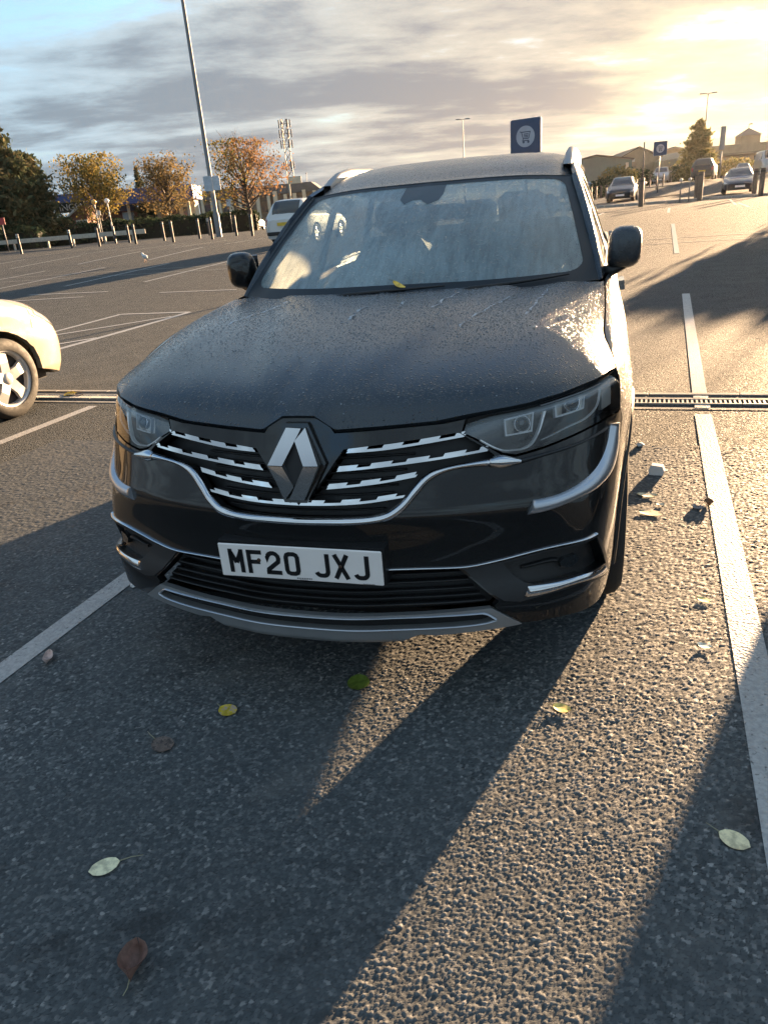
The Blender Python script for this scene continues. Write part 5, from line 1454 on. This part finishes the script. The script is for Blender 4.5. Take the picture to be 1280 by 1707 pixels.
# belisha beacons and small street signs
def beacon(px, top, depth, globe, label):
    c = PX(px, top, depth); g = float(gz(c[0], c[1])); b = root('belisha_beacon', label, 'beacon', (c[0], c[1], g), 0, 'belisha beacons')
    h = c[2]-g; n = 8
    for k in range(n):
        m = MB(); m.lathe([(.055, h*k/n), (.055, h*(k+1)/n)], n=8); m.build('band', WHITE if k % 2 else BOLL_K, b)
    m = MB(); m.lathe([(.001, h-.15), (.14, h-.08), (.19, h+.04), (.14, h+.17), (.001, h+.23)], n=14); m.build('globe', globe, b)
beacon(157, 338, 52, simple('globe_amber', (.75, .42, .12), .3), 'striped beacon post with amber globe'); beacon(178.5, 336, 53, simple('globe_white', (.75, .73, .70), .3), 'striped beacon post with pale globe')
def small_sign(px, py, depth, col, label, name='road_sign', w=.5, hh=.45):
    c = PX(px, py, depth); g = float(gz(c[0], c[1])); b = root(name, label, 'sign', (c[0], c[1], g), YAW)
    m = MB(); m.tube([(0, .05, 0), (0, .05, c[2]-g+.2)], .035, 6); m.build('post', STEEL, b); m = MB(); m.box((0, 0, c[2]-g), (w, .04, hh), bev=.01); m.build('plate', col, b)
small_sign(2.5, 369, 50, simple('sign_red', (.45, .05, .05), .5), 'small red and white sign at the left edge'); small_sign(164, 355, 54, WHITE, 'small white sign plate between the two beacons', w=.35, hh=.3)
small_sign(381, 338, 58, simple('sign_pale', (.42, .50, .58), .5), 'slim pale sign right of the tall lamp post', w=.32, hh=.5)
# trolley bay rails by the far kerb
tb = root('trolley_rail', 'pale tubular trolley bay rail by the far kerb', 'rail', tuple(G(1.75, 39.5)), 0)
for x in (-1.3, 0.35, .75):
    m = MB(); m.tube([(x, 0, 0), (x, 0, .95)], .035, 6); m.build('post', STEEL, tb); m = MB(); m.lathe([(.001, .92), (.075, .97), (.075, 1.05), (.001, 1.10)], (x, 0, 0), n=8); m.build('cap', WHITE, tb)
m = MB(); m.tube([(-1.3, 0, .30), (.35, 0, .36)], .025, 6); m.build('lower_bar', BOLL_K, tb); m = MB(); m.tube([(-1.3, 0, .80), (.35, 0, .80)], .025, 6); m.build('upper_bar', STEEL, tb)
posts = [(985+i*8.2, 327-i*.7) for i in range(6)] + [(1060+i*11, 318-i*.9) for i in range(5)]
for i, (x, y) in enumerate(posts):
    c = on_ground(x, y, 56+2*(i % 3)); b = root('small_post', ('%s thin dark post from the left in the row behind the dark hatchback' % ('first second third fourth fifth sixth'.split()[i])) if i < 6 else ('%s thin dark post from the left near the trolley rail' % ('first second third fourth fifth'.split()[i-6])), 'bollard', c, 0, 'thin posts in the far car park')
    m = MB(); m.lathe([(.06, 0), (.06, .98), (.001, 1.0)], n=8); m.build('shaft', WOODB, b)

# ------------------------------------------------------------------ parked cars
def car_shape(kind):
    if kind == 'hatch': return dict(L=4.05, W=.87, top=[(0, .60), (.02, .70), (.06, .78), (.22, .95), (.25, .99), (.43, 1.42), (.52, 1.49), (.70, 1.50), (.86, 1.46), (.93, 1.25), (.985, .98), (1, .85)], belt=[(0, .58), (.1, .74), (.24, .92), (.5, .95), (.9, 1.0), (1, .84)], roofw=[(0, .60), (.06, .68), (.22, .70), (.43, .58), (.85, .57), (.95, .60), (1, .55)])
    if kind == 'suv': return dict(L=4.5, W=.92, top=[(0, .72), (.02, .84), (.06, .92), (.22, 1.08), (.25, 1.12), (.40, 1.58), (.5, 1.66), (.72, 1.68), (.88, 1.62), (.95, 1.35), (.99, 1.1), (1, .95)], belt=[(0, .68), (.1, .88), (.24, 1.06), (.5, 1.08), (.9, 1.12), (1, .9)], roofw=[(0, .66), (.06, .74), (.22, .76), (.40, .62), (.88, .60), (.95, .64), (1, .6)])
    if kind == 'saloon': return dict(L=4.6, W=.90, top=[(0, .58), (.02, .66), (.06, .73), (.27, .92), (.30, .95), (.46, 1.36), (.54, 1.42), (.68, 1.42), (.78, 1.30), (.88, 1.05), (.985, .98), (1, .85)], belt=[(0, .56), (.1, .70), (.28, .88), (.5, .92), (.85, .96), (1, .82)], roofw=[(0, .60), (.06, .70), (.27, .73), (.46, .56), (.76, .55), (.9, .68), (1, .6)])
    return dict(L=5.0, W=.97, top=[(0, .80), (.02, .95), (.05, 1.05), (.15, 1.25), (.17, 1.30), (.28, 1.88), (.34, 1.96), (.7, 1.98), (.97, 1.95), (.995, 1.8), (1, 1.7)], belt=[(0, .75), (.1, .98), (.17, 1.18), (.5, 1.2), (.9, 1.2), (1, 1.1)], roofw=[(0, .70), (.05, .78), (.15, .82), (.3, .76), (.95, .76), (1, .7)])
def make_car(kind, paint, label, loc, rz, group=None, d=.09, plate=True, rear_plate=(.62, .48, .10), glass=None):
    S = car_shape(kind); L, W = S['L'], S['W']; glass = glass or GLASS_DARK
    ft = crom([p[0]*L for p in S['top']], [p[1] for p in S['top']]); fb = crom([p[0]*L for p in S['belt']], [p[1] for p in S['belt']]); fr = crom([p[0]*L for p in S['roofw']], [p[1] for p in S['roofw']])
    fw = crom([0, .02*L, .06*L, .14*L, .25*L, .8*L, .92*L, .98*L, L], [W*v for v in (.74, .86, .94, .99, 1, 1, .96, .88, .78)])
    QS = np.array([0, .16, .25, .30, .52, .58, .70, .9, 1.0])
    def S3(y, q):
        y = np.asarray(y, float); q = np.asarray(q, float); y, q = np.broadcast_arrays(y, q)
        zt, zb, wr, w = ft(y), np.minimum(fb(y), ft(y)-.03), np.minimum(fr(y), fw(y)*.97), fw(y)
        zr = zt-.06
        zr = np.maximum(zr, zb+.015)
        Z = np.stack([zt, zt-.006, zt-.02, zr, zb, zb-.06, 0*zt+.58, 0*zt+.34, 0*zt+.22], -1)
        X = np.stack([0*w, wr*.72, wr*.93, wr, w*.955, w*.985, w, w*.985, w*.93], -1)
        aq = np.abs(q); i = np.clip(np.searchsorted(QS, aq, side='right')-1, 0, len(QS)-2); t = (aq-QS[i])/(QS[i+1]-QS[i])
        gx = lambda A: np.take_along_axis(A, i[..., None], -1)[..., 0]*(1-t)+np.take_along_axis(A, (i+1)[..., None], -1)[..., 0]*t
        zz = gx(Z); tuck = lambda e: np.clip(1-e/.55, 0, 1)**2
        yy = y + np.minimum(.16, .55*np.abs(zz-.50)**1.6)*tuck(y) - np.minimum(.12, .4*np.abs(zz-.55)**1.6)*tuck(L-y)
        return np.stack([np.sign(q)*gx(X), yy, zz], -1)
    c = root('parked_car', label, 'car', loc, rz, group)
    wr_ = .315 if kind != 'suv' else .345; y1, y2 = .88 if kind != 'van' else .95, L-.85
    qz = lambda z: float(np.interp(z, [.22, .34, .58], [1, .9, .7]))
    def edge(s_):
        e = [(0, s_)]
        for yc in (y1, y2):
            for a in np.linspace(180, 0, 13):
                z = max(.22, wr_+(wr_+.065)*math.sin(R(a))); e.append((yc+(wr_+.065)*math.cos(R(a)), s_*(qz(z) if z <= .58 else .7-(z-.58)/.33*.1)))
        return e+[(L, s_)]
    po = edge(-1) + edge(1)[::-1]
    # map orientation: y forward, q across: outward normals need (y, -q)
    mp = lambda y, q: S3(y, -np.asarray(q))
    po = [(a, -b) for a, b in po][::-1]
    body = patch('body', po, paint, mp, c, d=d, depth=.05, scale=(1, 1.1))
    for y in (0., L):
        ring_ = [S3(y, q) for q in np.linspace(-1, 1, 25)]
        m = MB(); m.add(ring_, [tuple(range(25)) if y == 0 else tuple(reversed(range(25)))]); m.build('end_panel', paint, c)
    T = [p[0]*L for p in S['top']]
    P_ = lambda name, pts, mat, off=.006, par=body: patch(name, [(a, -b) for a, b in pts][::-1], mat, mp, par, d=d, off=off, depth=.004, scale=(1, 1.1))
    wsi = 3; ys0, ys1 = T[4]+.03, T[6]-.10
    P_('windscreen', [(ys0, -.235), (ys1, -.225), (ys1, .225), (ys0, .235)], glass)
    if kind != 'van':
        r0, r1 = (T[8]+.05, T[10]-.03) if kind != 'saloon' else (T[8]-.02, T[9]-.02)
        P_('rear_window', [(r0, -.215), (r1, -.22), (r1, .22), (r0, .215)], glass)
    for s_ in (1, -1):
        b0, b1 = (.30*L, .50*L); e = .80*L if kind != 'van' else .36*L
        f = lambda pts: [(a, s_*b) for a, b in pts] if s_ > 0 else [(a, s_*b) for a, b in reversed(pts)]
        mid = .54*L if kind != 'van' else .34*L
        P_('side_window', f([(T[4]+.42, .49), (mid-.04, .49), (mid-.04, .325), (T[6]-.05, .335)][::-1]), glass)
        if kind != 'van': P_('side_window', f([(mid+.04, .49), (e, .485), (e-.18, .335), (mid+.04, .325)][::-1]), glass)
        P_('headlamp', f([(.012*L, .40), (.075*L, .47), (.085*L, .56), (.02*L, .58)][::-1]), simple('lamp_clear', (.55, .56, .56), .15, .3, coat=1.))
        P_('tail_lamp', f([(.955*L, .50), (.998*L, .50), (.998*L, .66), (.965*L, .62)][::-1]), simple('tail_lamp_red', (.25, .01, .01), .15, coat=1.))
        wm = MB(); wm.box((s_*(W+.08), T[4]+.42, float(fb(T[4]+.4))+.06), (.18, .10, .13), bev=.04); wm.build('door_mirror', paint, c)
        for yc in (y1, y2): wheel(c, s_*(W-.115), yc, wr_, wr_, .20, s_, twin=False)
    m = MB(); m.box((0, -.012, .46), (1.0, .03, .20), bev=.02); m.build('grille', BLACKP, c); m = MB(); m.box((0, L/2, .30), (2*W-.46, L-.5, .16)); m.build('underbody', BLACKM, c)
    m = MB(); m.box((0, -.032, .42), (.52, .01, .11)); m.build('front_plate', simple('plate_white', (.74, .70, .68), .35, var=.04), c)
    m = MB(); m.box((0, L+.008, .70 if kind != 'van' else .6), (.52, .012, .11)); m.build('rear_plate', simple('plate_yellow', (.70, .48, .05), .4), c)
    m = MB(); m.box((0, L-.01, .40), (2*W*.80, .06, .12), bev=.02); m.build('rear_valance', BLACKP, c)
    return c, S3, mp
P_WHITE = make_paint('white_car_paint', (.62, .62, .61), rough=.06, metal=0.); P_BEIGE = make_paint('cream_car_paint', (.34, .285, .20), dew=.35, fog=.05, rough=.10, metal=0.)
P_GREY = make_paint('grey_car_paint', (.05, .055, .06), rough=.06); P_DARK = make_paint('dark_car_paint', (.02, .022, .025), rough=.06); P_SILV = make_paint('silver_car_paint', (.35, .36, .37), rough=.08, metal=.6); P_BLUE = make_paint('navy_car_paint', (.03, .04, .06), rough=.06)
GC = 'cars parked across the far car park'
make_car('hatch', P_WHITE, 'white hatchback seen from behind, left of the SUV windscreen', tuple(G(-11.20, 22.9+4.05)), math.pi, GC)
q = on_ground(431, 382, 70); make_car('hatch', P_GREY, 'small dark car beyond the white hatchback', q, math.pi+R(12), GC)
q = G(-1.15, 50.5); make_car('hatch', P_DARK, 'dark hatchback facing the camera beside the SUV roof pillar', tuple(q), R(-2), GC)
q = on_ground(1098, 304, 80); make_car('suv', P_SILV, 'pale silver SUV under the far trolley sign', q, R(-6), GC)
q = on_ground(1176, 302, 64); make_car('suv', P_DARK, 'dark estate car in front of the conical tree', q, math.pi+R(-8), GC)
q = G(5.55, 48.5); make_car('saloon', P_BLUE, 'dark saloon facing the camera near the right edge', tuple(q), R(-3), GC)
q = on_ground(1238, 290, 84); make_car('saloon', P_SILV, 'silver car roof showing above the dark saloon', q, R(-3), GC)
q = on_ground(984, 307, 64); make_car('hatch', P_WHITE, 'white car peeping out behind the SUV roof pillar', q, R(20), GC)
q = on_ground(1290, 290, 62); make_car('van', P_SILV, 'grey van cut off by the right edge', q, R(4), GC)

# cream car at the left: its nose points away, front wheel in view
cream, CS3, cmp_ = make_car('suv', P_BEIGE, 'sunlit cream car, only its nose and front wheel in view', (-5.11, 3.06+.88, 0), math.pi, None, d=.05)
for pts, nm in ((([(.06, .66), (.25, .60), (.45, .565)], [(.06, .672), (.25, .612), (.45, .577)]), 'panel_gap'), (([(.46, .30), (.44, .53), (.47, .64)], [(.472, .30), (.452, .53), (.482, .64)]), 'panel_gap')):
    for s_ in (-1, 1):
        strip(nm, [(a, s_*b) for a, b in pts[0]], [(a, s_*b) for a, b in pts[1]], BLACKM, cmp_, cream, h=.0015, off=.0025, n=20, m=2)
# unseen parked car and added shrub outside the frame, casting long shadows in
NB = make_car('suv', P_GREY, 'grey parked SUV out of frame right, its shadow falling across the line', (NBX, NBY, 0), R(0), None)[0]
deciduous((VNX, VNY, float(gz(VNX, VNY))), 1.45, 4.6, 'bushy shrub out of frame right, shading the aisle behind', L_AUT, 7000, .20, .10, sparse=1.6)

# ------------------------------------------------------------------ gull, leaves and litter
def gull():
    p = GP(243, 437); b = root('gull', 'white gull standing on the open tarmac at left', 'bird', tuple(p), R(60))
    prof = [(0, .13, .02), (.02, .15, .045), (.08, .17, .07), (.16, .185, .075), (.22, .20, .065), (.27, .235, .045), (.30, .27, .040), (.33, .285, .036), (.36, .282, .018)]
    m = MB(); m.tube([(0, y-.18, z) for y, z, r_ in prof], [r_ for *_, r_ in prof], 10); m.build('body', simple('gull_white', (.75, .74, .72), .7), b)
    m = MB(); m.tube([(0, .18, .28), (0, .225, .272)], [.012, .003], 6); m.build('beak', simple('gull_beak', (.6, .35, .05), .5), b)
    for s_ in (-1, 1):
        m = MB(); m.tube([(s_*.025, -.01, .13), (s_*.03, 0, 0)], .006, 5); m.box((s_*.03, .02, .003), (.03, .04, .005)); m.build('leg', simple('gull_leg', (.5, .3, .2), .6), b)
        m = MB(); m.add([(s_*.055, .06, .21), (s_*.082, -.04, .185), (s_*.045, -.24, .155), (s_*.06, -.05, .225)], [(0, 1, 2), (0, 2, 3), (0, 3, 1), (1, 3, 2)]); m.build('wing', simple('gull_grey', (.30, .31, .33), .7), b)
gull()
def leaf(x, y, L, W, rz, col, label, curl=.15, tip=(0, 0), fold=0., spots=None, z=0., stem=.5, parent=None):
    t = NT('leaf_'+label[:14].replace(' ', '_')); n = t.noise(45, 4, .6); v = t.noise(140, 3, .6)
    c = t.mix(t.rng(n, .35, .65), tuple(min(1, k*.9) for k in col)+(1,), tuple(min(1, k*1.55) for k in col)+(1,))
    if spots: c = t.mix(t.rng(t.noise(70, 3, .7), .50, .62), c, spots+(1,))
    t.set(Base_Color=c, Roughness=.6, Normal=t.bump(v, .0006))
    o = root('leaf', label, 'leaf', (x, y, float(gz(x, y))+z+.0036), rz, 'fallen leaves on the tarmac')
    n1, n2 = 9, 5; V = []
    for i in range(n1):
        u = i/(n1-1); w = W*.5*(math.sin(math.pi*min(1, u*.86+.07))**.75)*(1 if i not in (0, n1-1) else .12)
        for j in range(n2):
            s_ = (j/(n2-1)*2-1); zz = .36*curl*L*((u-.5)**2*1.2+(s_**2)*.25*(1+.6*math.sin(5*u+3*s_)))+.004+fold*abs(s_)*W
            V.append((s_*w*(1-.3*fold), (u-.5)*L, zz))
    F = [(i*n2+j, i*n2+j+1, (i+1)*n2+j+1, (i+1)*n2+j) for i in range(n1-1) for j in range(n2-1)]
    F2 = [tuple(reversed([k+len(V) for k in f])) for f in F]; V2 = [(a, b, c_-.0008) for a, b, c_ in V]
    mobj('blade', V+V2, F+F2, t.m, o, True)
    if stem:
        m = MB(); m.tube([(0, L*.49, .004+curl*L*.3), (L*.03, L*(.5+stem*.5), .008), (L*.10, L*(.5+stem), .006)], [.0016, .0013, .0010], 5); m.build('stalk', simple('leaf_stalk', (.30, .28, .18), .6), o)
    return o
def LP(px, py): p = GP(px, py); return float(p[0]), float(p[1])
for px, py, L, W, rz, col, lab, kw in [
    (598, 1142, .070, .062, R(20), (.10, .15, .02), 'green leaf at the tip of the sunlit wedge', dict(curl=.25, stem=.15)),
    (381, 1189, .056, .046, R(75), (.48, .36, .03), 'bright yellow leaf with a pale edge below the number plate', dict(spots=(.45, .36, .30), stem=.3)),
    (273, 1246, .068, .052, R(70), (.12, .09, .075), 'dark mottled brown leaf with long stalk', dict(spots=(.05, .04, .035), stem=.6)),
    (176, 1449, .062, .042, R(-50), (.62, .58, .38), 'pale cream leaf with long stalk at lower left', dict(curl=.08, stem=.75)),
    (229, 1617, .062, .060, R(200), (.16, .09, .07), 'folded brown leaf at the bottom left', dict(fold=.45, curl=.5, stem=.35)),
    (1222, 1407, .060, .045, R(65), (.62, .55, .34), 'pale leaf lying in the right-hand shadow', dict(curl=.12, stem=.45)),
    (936, 1187, .046, .034, R(80), (.62, .50, .16), 'yellow leaf lit by the sun right of the shadow', dict(curl=.5, stem=.3)),
    (83, 1103, .060, .032, R(30), (.50, .38, .34), 'pinkish curled leaf beside the left white line', dict(curl=.7, fold=.3, stem=.2)),
    (1084, 858, .095, .058, R(80), (.60, .48, .30), 'broad pale leaf beside the front wheel', dict(curl=.15, stem=.0)),
    (1078, 828, .085, .045, R(95), (.58, .52, .36), 'cream leaf touching the front tyre side', dict(curl=.4, stem=.0)),
    (1180, 843, .045, .04, R(10), (.20, .12, .07), 'small brown leaf against the right white line', dict(curl=.6, fold=.3, stem=.2)),
    (1173, 1082, .042, .026, R(80), (.66, .62, .50), 'tiny pale leaf near the right line, nearer one', dict(curl=.5, stem=.0)),
    (1172, 1003, .040, .030, R(60), (.60, .58, .20), 'tiny yellow-green leaf near the right line, farther one', dict(curl=.3, stem=.3)),
    (1100, 845, .035, .028, R(130), (.62, .58, .45), 'tiny cream flake left of the crumpled grey scrap', dict(curl=.6, stem=.0)),
    (118, 659, .12, .10, R(30), (.55, .38, .05), 'yellow leaf lying on the drain grate at left', dict(curl=.5, stem=.2)),
    (133, 660, .09, .06, R(80), (.06, .04, .03), 'black wet leaf next to the yellow one on the drain', dict(curl=.5, stem=.0))]:
    x, y = LP(px, py); leaf(x, y, L*1.22, W*1.22, rz, col, lab, **kw)
def carton():
    x, y = LP(1093, 792); b = root('carton', 'small crushed white carton near the front wheel', 'litter', (x, y, 0), R(-8))
    m = MB(); po = [(-.036, 0), (.036, 0), (.042, .022), (.030, .046), (-.028, .050), (-.040, .026)]
    m.prism(po, -.02, .026, lambda a, z, h: (a, h+.3*z, z+.004)); m.build('box', simple('carton_white', (.70, .69, .68), .6), b)
    m = MB(); m.add([(.036, -.02, .028), (.060, -.014, .036), (.056, .016, .030), (.036, .024, .026)], [(0, 1, 2, 3)]); m.build('flap', simple('carton_white', (.70, .69, .68), .6), b)
carton()
def scrap(px, py, s, label, col):
    x, y = LP(px, py); b = root('paper_scrap', label, 'litter', (x, y, .002), rng.uniform(0, 6), 'paper scraps on the tarmac')
    bm = bmesh.new(); bmesh.ops.create_icosphere(bm, subdivisions=2, radius=s)
    for v in bm.verts: v.co *= rng.uniform(.55, 1.1); v.co.z = v.co.z*.45+s*.35
    V = [tuple(v.co) for v in bm.verts]; F = [[v.index for v in f.verts] for f in bm.faces]; bm.free(); mobj('scrap', V, F, simple('scrap_%d' % px, col, .7), b)
scrap(1162, 849, .030, 'crumpled grey scrap left of the right white line', (.25, .24, .25)); scrap(226, 979, .022, 'white paper scrap by the left bumper corner', (.68, .68, .66)); scrap(1066, 745, .03, 'white scrap half hidden behind the front wheel arch', (.65, .64, .62))
wl = leaf(0, 0, .062, .048, R(80), (.62, .42, .06), 'yellow leaf caught under the wiper at the windscreen foot', curl=.5, stem=.4)
P0 = WS(.035, .055); c_, s_ = math.cos(DELTA), math.sin(DELTA); wl.location = (P0[0]*c_-P0[1]*s_, P0[0]*s_+P0[1]*c_, P0[2]+.012); wl.rotation_euler = (R(25), 0, R(75)); wl['group'] = 'leaf on the car'
# ------------------------------------------------------------------ morning air
def haze():
    m = MB(); m.box((-20, 110, 14.5), (640, 460, 33)); o = m.build('haze', simple('haze_dummy', (.5, .5, .5)))
    o['kind'] = 'stuff'
    mt = bpy.data.materials.new('haze_air'); mt.use_nodes = True; nt = mt.node_tree; nt.nodes.clear()
    out = nt.nodes.new('ShaderNodeOutputMaterial'); v = nt.nodes.new('ShaderNodeVolumePrincipled')
    v.inputs['Color'].default_value = (.92, .88, .82, 1); v.inputs['Density'].default_value = HAZE; v.inputs['Anisotropy'].default_value = .7
    nt.links.new(v.outputs[0], out.inputs['Volume']); o.data.materials.clear(); o.data.materials.append(mt)
HAZE = .00006
haze()
